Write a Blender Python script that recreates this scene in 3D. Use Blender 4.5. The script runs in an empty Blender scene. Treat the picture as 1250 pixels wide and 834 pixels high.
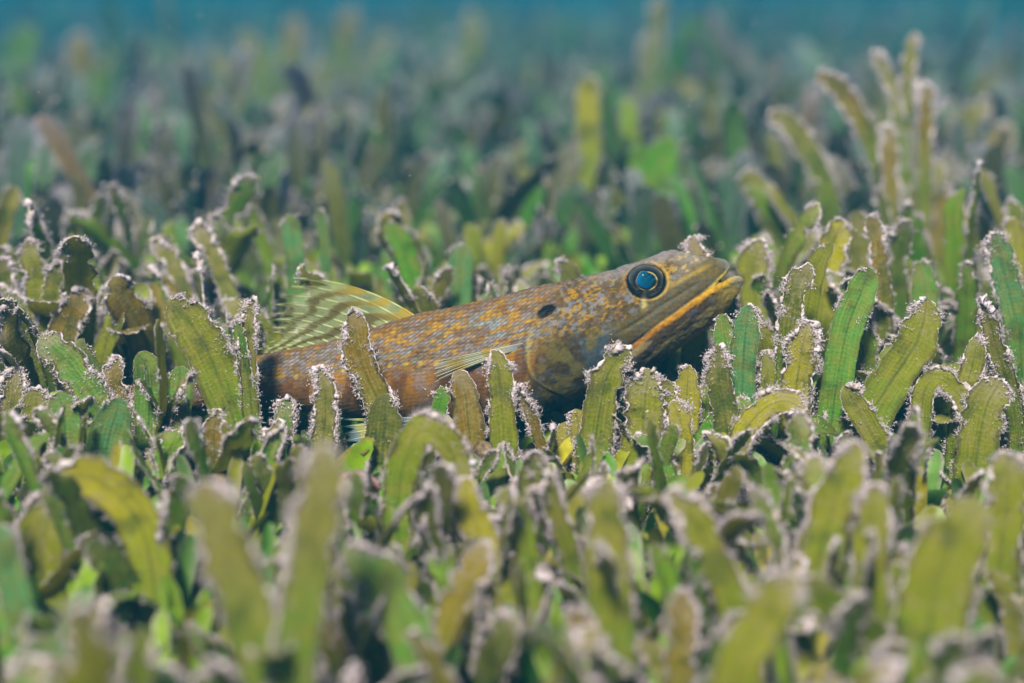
import bpy, math, random
import numpy as np
from mathutils import Vector, Matrix
from mathutils.bvhtree import BVHTree

R_ = random.Random(11)
RNG = np.random.default_rng(11)
SC = bpy.context.scene
COL = SC.collection

# ------------------------------------------------------------------ camera
CAM_H = 0.166                 # camera height above the sand
FPX = 60.0 / 36.0 * 1250.0    # focal length in photo pixels
PITCH = math.atan(667.0 / FPX)
D0 = 0.417                    # focus distance (m); 1 photo pixel = 0.2 mm there
cd = bpy.data.cameras.new('camera')
cam = bpy.data.objects.new('camera', cd)
COL.objects.link(cam)
cam.location = (0, 0, CAM_H)
cam.rotation_euler = (math.pi / 2 - PITCH, 0, 0)
cd.lens = 60.0
cd.sensor_width = 36.0
cd.sensor_fit = 'HORIZONTAL'
cd.clip_start = 0.01
cd.clip_end = 100.0
cd.dof.use_dof = True
cd.dof.focus_distance = D0
cd.dof.aperture_fstop = 5.8
SC.camera = cam

# ------------------------------------------------------------------ light
SUN = Vector((-0.14, -0.54, 0.83)).normalized()     # towards the sun
w = bpy.data.worlds.new('World')
SC.world = w
w.use_nodes = True
nt = w.node_tree
nt.nodes.clear()
sky = nt.nodes.new('ShaderNodeTexSky')
sky.sky_type = 'NISHITA'
sky.sun_disc = False
sky.sun_elevation = math.asin(SUN.z)
sky.sun_rotation = math.atan2(SUN.x, SUN.y)
bg = nt.nodes.new('ShaderNodeBackground')
bg.inputs['Strength'].default_value = 0.045
wo = nt.nodes.new('ShaderNodeOutputWorld')
nt.links.new(sky.outputs[0], bg.inputs[0])
nt.links.new(bg.outputs[0], wo.inputs[0])
sd = bpy.data.lights.new('sun', 'SUN')
sd.energy = 5.0
sd.angle = math.radians(10.0)
sd.color = (1.0, 0.92, 0.76)
so = bpy.data.objects.new('sun', sd)
COL.objects.link(so)
so.rotation_euler = SUN.to_track_quat('Z', 'Y').to_euler()
so.location = (0, 0, 5)
SC.view_settings.view_transform = 'Standard'
SC.view_settings.look = 'None'
SC.view_settings.exposure = 1.36
SC.view_settings.gamma = 1.0
SC.cycles.use_denoising = True
SC.cycles.max_bounces = 6
SC.cycles.diffuse_bounces = 3
SC.cycles.transparent_max_bounces = 12

HAZE_DENSITY = 0.45
HAZE_COLOR = (0.010, 0.180, 0.330, 1)

# ------------------------------------------------------------------ helpers
CF = np.array([0.0, math.cos(PITCH), -math.sin(PITCH)])
CU = np.array([0.0, math.sin(PITCH), math.cos(PITCH)])
CR = np.array([1.0, 0.0, 0.0])
CP = np.array([0.0, 0.0, CAM_H])


def at(px, py, d):
    """world point(s) seen at photo pixel px, py at depth d along the view axis"""
    px, py, d = np.broadcast_arrays(np.asarray(px, float), np.asarray(py, float), np.asarray(d, float))
    return (CP + d[..., None] * (CF + CR * ((px[..., None] - 625) / FPX) + CU * ((417 - py[..., None]) / FPX)))


def proj(P):
    q = np.asarray(P, float) - CP
    d = q @ CF
    return 625 + (q @ CR) / d * FPX, 417 - (q @ CU) / d * FPX, d


def _h(ix, iy, seed):
    n = (ix * 374761393 + iy * 668265263 + seed * 1442695041) & 0xffffffff
    n = ((n ^ (n >> 13)) * 1274126177) & 0xffffffff
    n = n ^ (n >> 16)
    return (n & 0xffff) / 65535.0


def vnoise(x, y, seed=0):
    x = np.asarray(x, float); y = np.asarray(y, float)
    ix = np.floor(x).astype(np.int64); iy = np.floor(y).astype(np.int64)
    fx = x - ix; fy = y - iy
    fx = fx * fx * (3 - 2 * fx); fy = fy * fy * (3 - 2 * fy)
    a = _h(ix, iy, seed); b = _h(ix + 1, iy, seed); c = _h(ix, iy + 1, seed); d = _h(ix + 1, iy + 1, seed)
    return (a * (1 - fx) + b * fx) * (1 - fy) + (c * (1 - fx) + d * fx) * fy


def fbm(x, y, seed=0, o=3):
    s = 0; a = 0.5; t = 0
    for k in range(o):
        s = s + a * vnoise(np.asarray(x) * 2 ** k, np.asarray(y) * 2 ** k, seed + k * 7); t += a; a *= 0.5
    return s / t


def sstep(a, b, x):
    t = np.clip((np.asarray(x, float) - a) / (b - a), 0, 1)
    return t * t * (3 - 2 * t)


def ground_z(x, y):
    r = np.hypot(x, y)
    z = (fbm(np.asarray(x) * 9 + 40, np.asarray(y) * 9 + 40, 3) - 0.5) * 0.012
    z = z - 0.026 * (1 - sstep(0.22, 0.405, y)) + np.interp(y, [0.42, 0.66, 0.78, 0.9, 1.35, 1.8, 2.6, 4.5, 7.5, 14.0], [0, 0, -0.009, -0.028, -0.097, -0.138, -0.219, -0.41, -0.76, -1.6])
    z = z + (fbm(np.asarray(x) * 1.3 + 71, np.asarray(y) * 1.3 + 13, 5, 2) - 0.5) * 0.10 * sstep(0.7, 2.0, r)
    return z


def build(name, V, F, mats, parent=None, cols=None, uv=None, smooth=True, mat_idx=None, attr='tint'):
    """V (n,3), F (m,3) or (m,4) -> a linked mesh object"""
    me = mesh_data(name, V, F, mats, cols, uv, smooth, mat_idx, attr)
    ob = bpy.data.objects.new(name, me)
    COL.objects.link(ob)
    if parent:
        ob.parent = parent
    return ob


def mesh_data(name, V, F, mats, cols=None, uv=None, smooth=True, mat_idx=None, attr='tint'):
    V = np.ascontiguousarray(V, dtype=np.float32); F = np.ascontiguousarray(F, dtype=np.int32)
    me = bpy.data.meshes.new(name)
    k = F.shape[1]
    me.vertices.add(len(V)); me.vertices.foreach_set('co', V.ravel())
    me.loops.add(F.size); me.loops.foreach_set('vertex_index', F.ravel())
    me.polygons.add(len(F))
    me.polygons.foreach_set('loop_start', np.arange(0, F.size, k, dtype=np.int32))
    me.polygons.foreach_set('loop_total', np.full(len(F), k, dtype=np.int32))
    if smooth:
        me.polygons.foreach_set('use_smooth', np.ones(len(F), dtype=bool))
    if mat_idx is not None:
        me.polygons.foreach_set('material_index', np.ascontiguousarray(mat_idx, dtype=np.int32))
    for m in (mats if isinstance(mats, (list, tuple)) else [mats]):
        me.materials.append(m)
    if cols is not None:
        c = np.ones((len(V), 4), np.float32); c[:, :cols.shape[1]] = cols
        a = me.attributes.new(attr, 'FLOAT_COLOR', 'POINT'); a.data.foreach_set('color', c.ravel())
    if uv is not None:
        ul = me.uv_layers.new(name='uv')
        ul.data.foreach_set('uv', np.ascontiguousarray(uv[F.ravel()], dtype=np.float32).ravel())
    me.update(calc_edges=True)
    me.validate()
    return me


def tag(o, label=None, cat=None, group=None, kind=None):
    if label: o['label'] = label
    if cat: o['category'] = cat
    if group: o['group'] = group
    if kind: o['kind'] = kind
    return o


def empty(name, loc):
    o = bpy.data.objects.new(name, None)
    o.empty_display_size = 0.005
    COL.objects.link(o)
    o.location = loc
    return o


# ------------------------------------------------------------------ node helper
class NT:
    def __init__(self, name):
        self.m = bpy.data.materials.new(name); self.m.use_nodes = True
        self.t = self.m.node_tree; self.t.nodes.clear()

    def n(self, typ, ins=None, **kw):
        nd = self.t.nodes.new('ShaderNode' + typ)
        for k, v in kw.items(): setattr(nd, k, v)
        for k, v in (ins or {}).items():
            if isinstance(v, bpy.types.NodeSocket): self.t.links.new(v, nd.inputs[k])
            else: nd.inputs[k].default_value = v
        return nd

    def math(self, op, a, b=0.0, c=0.0, clamp=False):
        nd = self.t.nodes.new('ShaderNodeMath'); nd.operation = op; nd.use_clamp = clamp
        for i, v in enumerate((a, b, c)):
            if isinstance(v, bpy.types.NodeSocket): self.t.links.new(v, nd.inputs[i])
            else: nd.inputs[i].default_value = v
        return nd.outputs[0]

    def ss(self, x, a, b):
        nd = self.n('MapRange', interpolation_type='SMOOTHSTEP')
        self.t.links.new(x, nd.inputs[0])
        for i, v in ((1, a), (2, b), (3, 0.0), (4, 1.0)): nd.inputs[i].default_value = v
        return nd.outputs[0]

    def mix(self, f, a, b, mode='MIX'):
        nd = self.t.nodes.new('ShaderNodeMix'); nd.data_type = 'RGBA'; nd.blend_type = mode
        for i, v in ((0, f), (6, a), (7, b)):
            if isinstance(v, bpy.types.NodeSocket): self.t.links.new(v, nd.inputs[i])
            else: nd.inputs[i].default_value = v if i == 0 else (tuple(v) + (1,))[:4]
        return nd.outputs[2]

    def out(self, s):
        o = self.t.nodes.new('ShaderNodeOutputMaterial'); self.t.links.new(s, o.inputs[0]); return self.m


def leaf_material():
    """strap leaf: tint and age from the object colour, veins, blotches and silt from the leaf's own length and width"""
    q = NT('seagrass_leaf')
    oi = q.n('ObjectInfo')
    tint, age, rnd = oi.outputs['Color'], oi.outputs['Alpha'], oi.outputs['Random']
    uv = q.n('UVMap', uv_map='uv')
    sp = q.n('SeparateXYZ', {0: uv.outputs[0]})
    u, v = sp.outputs[0], sp.outputs[1]            # u -1..1 across, v millimetres from the tip
    au = q.math('ABSOLUTE', u)
    tc = q.n('TexCoord')
    geo = tc.outputs['Object']
    off = q.n('VectorMath', {0: geo, 1: q.n('CombineXYZ', {0: rnd, 1: rnd, 2: rnd}).outputs[0]}, operation='ADD').outputs[0]
    n1 = q.n('TexNoise', {'Vector': off, 'Scale': 260.0, 'Detail': 5.0, 'Roughness': 0.6}).outputs[0]
    n2 = q.n('TexNoise', {'Vector': off, 'Scale': 900.0, 'Detail': 4.0, 'Roughness': 0.65}).outputs[0]
    n3 = q.n('TexNoise', {'Vector': off, 'Scale': 140.0, 'Detail': 3.0}).outputs[0]
    # young clean base, older tip
    base = q.mix(q.ss(v, 12, 38), tint, q.mix(0.6, tint, (0.085, 0.24, 0.004)))
    base = q.mix(q.math('MULTIPLY', q.ss(n1, 0.42, 0.62), 0.75), base, q.mix(0.6, base, (0.28, 0.22, 0.015)))
    base = q.mix(q.math('MULTIPLY', q.ss(n3, 0.5, 0.68), 0.65), base, (0.05, 0.075, 0.012))
    # veins
    cu = q.math('MULTIPLY', u, 17.0)
    vein = q.math('MULTIPLY_ADD', q.math('SINE', q.math('MULTIPLY', cu, 1.6)), 0.5, 0.5)
    base = q.mix(q.math('MULTIPLY', vein, 0.12), base, q.mix(0.55, base, (0.02, 0.05, 0.005)))
    mid = q.math('SUBTRACT', 1.0, q.ss(au, 0.035, 0.10))
    base = q.mix(q.math('MULTIPLY', mid, 0.45), base, (0.03, 0.06, 0.012))
    sv = q.n('CombineXYZ', {0: q.math('MULTIPLY', u, 4.5), 1: q.math('MULTIPLY_ADD', v, 0.05, q.math('MULTIPLY', rnd, 40.0)), 2: 0.0}).outputs[0]
    stk = q.n('TexNoise', {'Vector': sv, 'Scale': 1.6, 'Detail': 5.0, 'Roughness': 0.7}).outputs[0]
    base = q.mix(q.math('MULTIPLY', q.ss(stk, 0.50, 0.68), 0.6), base, q.mix(1.0, base, (0.45, 0.52, 0.6), 'MULTIPLY'))
    base = q.mix(q.math('MULTIPLY', q.math('SUBTRACT', 1.0, q.ss(stk, 0.34, 0.47)), 0.5), base, q.mix(0.6, base, (0.46, 0.42, 0.02)))
    # herringbone cross veins; glints on young leaves painted in as paler ridges
    vv = q.math('SUBTRACT', q.math('MULTIPLY', v, 6.0), q.math('MULTIPLY', au, 5.0))
    vv = q.math('ADD', vv, q.math('ADD', q.math('MULTIPLY', n2, 5.0), q.math('MULTIPLY', n1, 6.0)))
    cross = q.math('MULTIPLY_ADD', q.math('SINE', vv), 0.5, 0.5)
    crs = q.ss(cross, 0.55, 1.0)
    base = q.mix(q.math('MULTIPLY', q.math('MULTIPLY', crs, 0.20), q.math('SUBTRACT', 1.0, age)), base, q.mix(0.5, base, (0.30, 0.42, 0.30)))
    # brown eaten margins and dots, more on old leaves
    ed = q.math('MULTIPLY', q.ss(q.math('ADD', au, q.math('MULTIPLY', n1, 0.9)), 1.18, 1.36), q.math('MULTIPLY_ADD', age, 0.85, 0.1))
    base = q.mix(ed, base, (0.035, 0.022, 0.012))
    vor = q.n('TexVoronoi', {'Vector': off, 'Scale': 420.0}).outputs['Distance']
    dots = q.math('MULTIPLY', q.math('SUBTRACT', 1.0, q.ss(vor, 0.10, 0.22)), q.math('MULTIPLY', q.ss(n3, 0.5, 0.62), 0.85))
    base = q.mix(dots, base, (0.04, 0.028, 0.015))
    v2 = q.n('TexVoronoi', {'Vector': off, 'Scale': 1500.0}).outputs['Distance']
    fl = q.math('MULTIPLY', q.math('SUBTRACT', 1.0, q.ss(v2, 0.16, 0.30)), q.math('MULTIPLY', q.ss(n2, 0.46, 0.6), q.math('MULTIPLY_ADD', age, 0.6, 0.1)))
    base = q.mix(fl, base, (0.46, 0.40, 0.26))
    # silt and young algae film, mostly near the tip and the margins
    film = q.math('MULTIPLY', q.ss(q.math('ADD', n2, q.math('MULTIPLY', n1, 0.6)), 0.72, 1.02), age)
    film = q.math('MULTIPLY', film, q.math('SUBTRACT', 1.0, q.math('MULTIPLY', q.ss(v, 4, 24), 0.85)))
    tipf = q.math('MULTIPLY', q.math('SUBTRACT', 1.0, q.ss(q.math('SUBTRACT', v, q.math('MULTIPLY', n1, 14.0)), -6.5, 1.5)), age)
    film = q.math('MAXIMUM', film, tipf)
    film = q.math('MAXIMUM', film, q.math('MULTIPLY', q.ss(q.math('ADD', au, q.math('MULTIPLY', n2, 0.5)), 1.14, 1.34), age))
    base = q.mix(q.math('MULTIPLY', film, 0.62), base, q.mix(q.ss(n3, 0.4, 0.6), (0.44, 0.34, 0.29), (0.32, 0.23, 0.12)))
    hgt = q.math('ADD', q.math('MULTIPLY', cross, 0.09), q.math('MULTIPLY', n2, 1.3))
    hgt = q.math('SUBTRACT', hgt, q.math('MULTIPLY', vein, 0.16))
    bump = q.n('Bump', {'Height': hgt, 'Strength': 0.85, 'Distance': 0.0003}).outputs[0]
    pb = q.n('BsdfPrincipled', {'Base Color': base, 'Roughness': q.math('MULTIPLY_ADD', n1, 0.35, 0.22), 'Normal': bump, 'Specular IOR Level': 0.07})
    tr = q.n('BsdfTranslucent', {'Color': q.mix(0.65, base, (0.62, 0.56, 0.003)), 'Normal': bump})
    mx = q.n('MixShader', {0: 0.60, 1: pb.outputs[0], 2: tr.outputs[0]})
    return q.out(mx.outputs[0])


def tint_material(name, rough=0.8, translucent=0.0, spec=0.3, bump=None, noise=0.0, nscale=800.0):
    q = NT(name)
    a = q.n('Attribute', attribute_name='tint').outputs['Color']
    base = a
    tc = q.n('TexCoord')
    nz = q.n('TexNoise', {'Vector': tc.outputs['Object'], 'Scale': nscale, 'Detail': 4.0, 'Roughness': 0.6}).outputs[0]
    if noise:
        base = q.mix(q.math('MULTIPLY', q.ss(nz, 0.4, 0.65), noise), a, q.mix(1.0, a, (0.35, 0.33, 0.30), 'MULTIPLY'))
    ins = {'Base Color': base, 'Roughness': rough, 'Specular IOR Level': spec}
    if bump:
        ins['Normal'] = q.n('Bump', {'Height': nz, 'Strength': bump[0], 'Distance': bump[1]}).outputs[0]
    pb = q.n('BsdfPrincipled', ins)
    if translucent:
        tr = q.n('BsdfTranslucent', {'Color': base})
        return q.out(q.n('MixShader', {0: translucent, 1: pb.outputs[0], 2: tr.outputs[0]}).outputs[0])
    return q.out(pb.outputs[0])


def fin_material():
    q = NT('fin_membrane')
    at_ = q.n('Attribute', attribute_name='tint')
    pb = q.n('BsdfPrincipled', {'Base Color': at_.outputs['Color'], 'Roughness': 0.25, 'Specular IOR Level': 0.12})
    tr = q.n('BsdfTranslucent', {'Color': at_.outputs['Color']})
    mx = q.n('MixShader', {0: 0.4, 1: pb.outputs[0], 2: tr.outputs[0]})
    tp = q.n('BsdfTransparent')
    m2 = q.n('MixShader', {0: at_.outputs['Alpha'], 1: tp.outputs[0], 2: mx.outputs[0]})
    return q.out(m2.outputs[0])


def ground_material():
    q = NT('sandy_seabed')
    tc = q.n('TexCoord')
    g = tc.outputs['Object']
    n1 = q.n('TexNoise', {'Vector': g, 'Scale': 60.0, 'Detail': 6.0}).outputs[0]
    n2 = q.n('TexNoise', {'Vector': g, 'Scale': 1400.0, 'Detail': 3.0}).outputs[0]
    c = q.mix(q.ss(n1, 0.4, 0.65), (0.030, 0.030, 0.012), (0.075, 0.062, 0.035))
    c = q.mix(q.math('MULTIPLY', q.ss(n2, 0.5, 0.7), 0.6), c, (0.13, 0.11, 0.08))
    b = q.n('Bump', {'Height': n2, 'Strength': 0.8, 'Distance': 0.001}).outputs[0]
    return q.out(q.n('BsdfPrincipled', {'Base Color': c, 'Roughness': 0.95, 'Normal': b}).outputs[0])


M_LEAF = leaf_material()
M_CRUST = tint_material('algae_fuzz', 0.95, 0.30, 0.02)
M_MEADOW = tint_material('meadow_leaf', 0.5, 0.42, 0.06, noise=0.35, nscale=300.0)
M_FISH = tint_material('fish_skin', 0.38, 0.0, 0.035, bump=(0.5, 0.0003), noise=0.35, nscale=1300.0)
M_FIN = fin_material()
M_RAY = tint_material('fin_ray_skin', 0.3, 0.3, 0.15)
M_EYE = tint_material('eye_gloss', 0.08, 0.0, 0.03)
M_BIT = tint_material('seabed_growth', 0.8, 0.15, 0.3, bump=(0.6, 0.0005), noise=0.3)
M_GROUND = ground_material()

# ------------------------------------------------------------------ seabed, water haze
gx = np.concatenate([-np.geomspace(14, 0.7, 26), np.linspace(-0.65, 0.65, 70), np.geomspace(0.7, 14, 26)])
gy = np.concatenate([[-1.5, -0.8, -0.4, -0.1], np.linspace(0.05, 1.6, 84), np.geomspace(1.7, 14, 40)])
GX, GY = np.meshgrid(gx, gy)
GV = np.stack([GX, GY, ground_z(GX, GY)], -1).reshape(-1, 3)
nx, ny = len(gx), len(gy)
ii = (np.arange(ny - 1)[:, None] * nx + np.arange(nx - 1)[None, :]).ravel()
GF = np.stack([ii, ii + 1, ii + nx + 1, ii + nx], -1)
tag(build('seabed', GV, GF, M_GROUND), 'sandy seabed under the seagrass meadow', None, None, 'structure')


def box(name, lo, hi, mat):
    x0, y0, z0 = lo; x1, y1, z1 = hi
    V = [(x0, y0, z0), (x1, y0, z0), (x1, y1, z0), (x0, y1, z0), (x0, y0, z1), (x1, y0, z1), (x1, y1, z1), (x0, y1, z1)]
    F = [(3, 2, 1, 0), (4, 5, 6, 7), (0, 1, 5, 4), (1, 2, 6, 5), (2, 3, 7, 6), (3, 0, 4, 7)]
    return build(name, np.array(V), np.array(F), mat, smooth=False)


q = NT('sea_water_haze')
pv = q.n('VolumePrincipled', {'Color': HAZE_COLOR, 'Density': HAZE_DENSITY, 'Absorption Color': (0.0, 0.20, 0.25, 1), 'Anisotropy': 0.2})
o_ = q.t.nodes.new('ShaderNodeOutputMaterial'); q.t.links.new(pv.outputs[0], o_.inputs['Volume'])
tag(box('haze', (-15, -2.5, -3.1), (15, 15, 0.25), q.m), 'blue green sea water haze over the meadow', None, None, 'stuff')

# ------------------------------------------------------------------ the lizardfish
fx_ = lambda t: (np.array([a for a, _ in t], float), np.array([b for _, b in t], float))


def curve(tbl):
    xs, ys = fx_(sorted(tbl))
    # smooth monotone-ish interpolation (Catmull-Rom through the table)
    def f(x):
        x = np.clip(np.asarray(x, float), xs[0], xs[-1])
        i = np.clip(np.searchsorted(xs, x) - 1, 0, len(xs) - 2)
        h = xs[i + 1] - xs[i]; t = (x - xs[i]) / h
        m = np.gradient(ys, xs)
        return ((2 * t**3 - 3 * t**2 + 1) * ys[i] + (t**3 - 2 * t**2 + t) * h * m[i]
                + (-2 * t**3 + 3 * t**2) * ys[i + 1] + (t**3 - t**2) * h * m[i + 1])
    return f


TOP = curve([(30, 484), (100, 479), (200, 463), (260, 446), (325, 432), (400, 417), (450, 402), (500, 386), (560, 373), (600, 364),
             (655, 350), (710, 338), (745, 330), (765, 323), (785, 317), (800, 311), (818, 305), (837, 308), (862, 313), (884, 316.5), (889, 319), (892, 323)])
BOT = curve([(30, 502), (100, 506), (200, 505), (260, 500), (325, 498), (400, 508), (450, 514), (500, 519), (560, 522), (600, 521),
             (640, 513), (690, 494), (730, 476), (757, 452), (776, 421), (800, 402), (830, 380), (848, 367), (868, 352), (880, 341), (888, 332), (892, 324)])
HW = curve([(30, 5), (100, 13), (200, 22), (325, 33), (400, 43), (500, 51), (600, 56), (690, 58), (740, 56), (780, 50), (815, 43), (845, 34), (870, 23), (884, 13), (892, 2)])
JTOP = curve([(690, 456), (740, 442), (768, 425), (776, 419.5), (800, 400), (830, 378.5), (848, 365.5), (868, 352), (885, 343), (894, 338.5), (902, 338), (907, 342)])
JBOT = curve([(690, 478), (720, 482), (760, 468), (799, 449), (834, 422), (865, 400), (884, 383), (898, 364), (905, 350), (907, 343.5)])
JHW = curve([(690, 26), (720, 42), (745, 50), (780, 49), (815, 43), (845, 35), (870, 25), (890, 14), (902, 6.5), (907, 1)])
OFF = curve([(0, 26), (120, 28), (220, 24), (325, 17), (400, 13.5), (500, 11), (640, 9.5), (790, 8.5), (907, 7)])   # millimetres behind the focus plane
fish_d = lambda x: D0 + OFF(x) / 1000.0


def loft(xs, top, bot, hw, jaw, nv=44):
    """closed loft: slices along the fish, each a lens of half depth h(v)"""
    rings = []
    a = np.linspace(0, math.pi, nv)
    v = 0.5 - 0.5 * np.cos(a)
    for x in xs:
        t, b, h = float(top(x)), float(bot(x)), float(hw(x))
        e = np.clip(1 - np.abs(2 * v - 1) ** 2.15, 0, 1) ** 0.5
        m = jaw(x)
        if m > 0:
            j = np.clip(1 - (1 - v) ** 2.0, 0, 1) ** 0.55 * np.clip((1 - v) / 0.03, 0, 1) ** 0.5
            e = e * (1 - m) + j * m
        elif m < 0:
            j = np.clip(1 - v ** 1.9, 0, 1) ** 0.6 * np.clip(v / 0.03, 0, 1) ** 0.5
            e = e * (1 + m) + j * (-m)
        y = t + (b - t) * v
        d = fish_d(x)
        near = np.stack([np.full(nv, x), y, -h * e], -1)
        far = near[1:-1][::-1].copy(); far[:, 2] *= -1
        rings.append((np.concatenate([near, far]), d))
    k = len(rings[0][0])
    V = []
    for rg, d in rings:
        P = at(rg[:, 0], rg[:, 1], d) + CF * (rg[:, 2] * d / FPX)[:, None]
        V.append(P)
    n = len(V)
    V = np.concatenate(V)
    F = []
    for i in range(n - 1):
        for j in range(k):
            F.append((i * k + j, i * k + (j + 1) % k, (i + 1) * k + (j + 1) % k, (i + 1) * k + j))
    c0 = len(V); V = np.concatenate([V, V[:k].mean(0)[None], V[-k:].mean(0)[None]])
    T = [(c0, (j + 1) % k, j) for j in range(k)] + [(c0 + 1, (n - 1) * k + j, (n - 1) * k + (j + 1) % k) for j in range(k)]
    return V, F, T


xs1 = np.concatenate([np.linspace(30, 730, 120), np.linspace(733, 880, 60), 892 - np.geomspace(11, 0.1, 14)])
V1, F1, T1 = loft(xs1, TOP, BOT, HW, lambda x: float(sstep(735, 800, x)))
xs2 = np.concatenate([np.linspace(690, 890, 60), 907 - np.geomspace(16, 0.1, 16)])
V2, F2, T2 = loft(xs2, JTOP, JBOT, JHW, lambda x: -float(sstep(720, 790, x)))
k1 = len(V1)
me = bpy.data.meshes.new('body')
me.from_pydata(np.concatenate([V1, V2]).tolist(), [], F1 + T1 + [tuple(a + k1 for a in f) for f in F2 + T2])
me.update()
import bmesh
bm = bmesh.new(); bm.from_mesh(me); bmesh.ops.recalc_face_normals(bm, faces=bm.faces); bm.to_mesh(me); bm.free()
tmp = bpy.data.objects.new('body_shape', me); COL.objects.link(tmp)
rm = tmp.modifiers.new('r', 'REMESH'); rm.mode = 'VOXEL'; rm.voxel_size = 0.00034; rm.adaptivity = 0
smo = tmp.modifiers.new('s', 'SMOOTH'); smo.factor = 0.5; smo.iterations = 5
dg = bpy.context.evaluated_depsgraph_get()
ev = tmp.evaluated_get(dg); em = ev.to_mesh()
nV = len(em.vertices)
BV = np.empty(nV * 3, np.float32); em.vertices.foreach_get('co', BV); BV = BV.reshape(-1, 3).astype(float)
BN = np.empty(nV * 3, np.float32); em.vertices.foreach_get('normal', BN); BN = BN.reshape(-1, 3).astype(float)
FL = np.empty(len(em.loops), np.int32); em.loops.foreach_get('vertex_index', FL)
BF = FL.reshape(-1, 4)
ev.to_mesh_clear()
bpy.data.objects.remove(tmp); bpy.data.meshes.remove(me)


def mixc(c, col, f):
    f = np.asarray(f)[..., None]
    return c * (1 - f) + np.array(col) * f


def fish_paint(V, N):
    """skin colour and relief in the fish's own side-on coordinates"""
    X, Y, d = proj(V)
    top = TOP(X); bot = np.where(X > 757, JBOT(np.clip(X, 690, 907)), BOT(X))
    v = np.clip((Y - top) / np.maximum(bot - top, 1), 0, 1)
    mid = 0.5 * (top + bot)
    ex, ey = 789.0, 344.0
    er = np.hypot((X - ex) / 24.5, (Y - ey) / 21.5)
    # ---- body scales: staggered lattice leaning backwards
    sl = -0.30
    a = X; b = (Y - (TOP(X) * 0.65 + BOT(np.minimum(X, 640)) * 0.35))
    su, sv = 7.2, 4.6
    p = (a + b * 0.9) / su; r = b / sv
    ri = np.floor(r); ps = p + 0.5 * (ri % 2)
    ci = np.floor(ps); lu = ps - ci; lv = r - ri
    cell = _h(ci.astype(np.int64), ri.astype(np.int64), 17)
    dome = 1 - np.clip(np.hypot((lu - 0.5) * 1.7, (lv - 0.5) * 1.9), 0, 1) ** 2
    n_or = fbm(a / 9.5 + b / 8 + 3, b / 4.2 + 9, 21, 2) * 0.78 + cell * 0.22
    dash = np.exp(-(((lu - 0.5) + (lv - 0.5) * 0.6) / 0.20) ** 2)
    n_lo = fbm(a / 60, b / 30, 33, 2)
    lav = np.array([0.17, 0.12, 0.105]); org = np.array([0.29, 0.125, 0.016]); brn = np.array([0.13, 0.055, 0.02])
    c = np.ones((len(V), 3)) * lav
    c = mixc(c, (0.16, 0.19, 0.20), sstep(0.4, 0.75, n_lo) * 0.7)
    c = mixc(c, (0.40, 0.41, 0.56), dash * (0.10 + 0.5 * cell))
    c = mixc(c, (0.14, 0.095, 0.04), sstep(0.45, 0.62, fbm(a / 9 + 31, b / 5 + 7, 37, 3)) * 0.75)
    c = mixc(c, org, sstep(0.49, 0.60, n_or) * 0.9)
    c = mixc(c, (0.38, 0.22, 0.03), sstep(0.58, 0.72, n_or) * 0.7)
    c = mixc(c, (0.13, 0.06, 0.03), sstep(0.56, 0.68, fbm(a / 11 + 50, b / 6 + 20, 27, 3)) * 0.65)
    c = mixc(c, (0.20, 0.09, 0.03), (sstep(0.0, 0.14, v) * -1 + 1) * 0.5)
    # lateral row of yellow spots and brown bars under it
    ll = 0.44 + 0.02 * np.sin(X / 40)
    low = sstep(ll - 0.06, ll + 0.16, v + (fbm(X / 9, Y / 9, 29, 2) - 0.5) * 0.22)
    bars = fbm(X / 13 + v * 2, v * 1.5 + 5, 44, 2)
    cb = np.ones((len(V), 3)) * brn
    cb = mixc(cb, (0.27, 0.115, 0.015), sstep(0.45, 0.62, bars))
    cb = mixc(cb, (0.17, 0.14, 0.17), sstep(0.55, 0.72, fbm(a / 16 + 9, b / 13, 52, 2)) * 0.6)
    cb = mixc(cb, (0.07, 0.05, 0.03), sstep(0.55, 0.9, v) * 0.6)  # belly shade painted into the skin, darker downwards
    c = c * (1 - low[:, None]) + cb * low[:, None]
    sp = np.abs(((X + v * 20) / 19.0) % 1 - 0.5) * 19.0
    spot = 1 - sstep(2.0, 4.5, np.hypot(sp, (v - ll) * (bot - top) * 1.1))
    c = mixc(c, (0.42, 0.27, 0.05), spot * 0.75)
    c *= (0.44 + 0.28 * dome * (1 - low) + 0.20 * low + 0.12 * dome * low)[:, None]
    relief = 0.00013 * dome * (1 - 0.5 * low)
    # ---- head
    hd = sstep(648, 690, X + (Y - 380) * 0.25)
    n1 = fbm((X + Y * 0.5) / 5.2 + 2, Y / 3.6, 61, 3); n2 = fbm(X / 5, Y / 5, 66, 2); n3 = fbm(X / 26, Y / 22, 71, 2); n4 = fbm(X / 4.6 + 40, Y / 3.8 + 2, 81, 2)
    ch = np.ones((len(V), 3)) * np.array([0.072, 0.048, 0.017])
    ch = mixc(ch, (0.27, 0.150, 0.012), sstep(0.50, 0.66, n1) * 0.85)
    ch = mixc(ch, (0.13, 0.135, 0.19), sstep(0.60, 0.70, n4) * 0.7)
    ch = mixc(ch, (0.10, 0.05, 0.025), sstep(0.60, 0.72, n2) * 0.6)
    crown = (1 - sstep(0.02, 0.16, v)) * sstep(690, 760, X)
    ch = mixc(ch, (0.19, 0.17, 0.18), crown * 0.8 * (0.5 + n1))
    snout = sstep(812, 835, X + (Y - 340) * 0.2) * (1 - sstep(-14, -2, Y - JTOP(np.clip(X, 690, 907))))
    ch = mixc(ch, (0.20, 0.17, 0.14), snout * 0.6)
    ch = mixc(ch, (0.12, 0.09, 0.07), snout * sstep(0.52, 0.64, n2) * 0.6)
    ch = mixc(ch, (0.40, 0.28, 0.10), snout * sstep(0.58, 0.70, n1) * 0.7)
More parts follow.
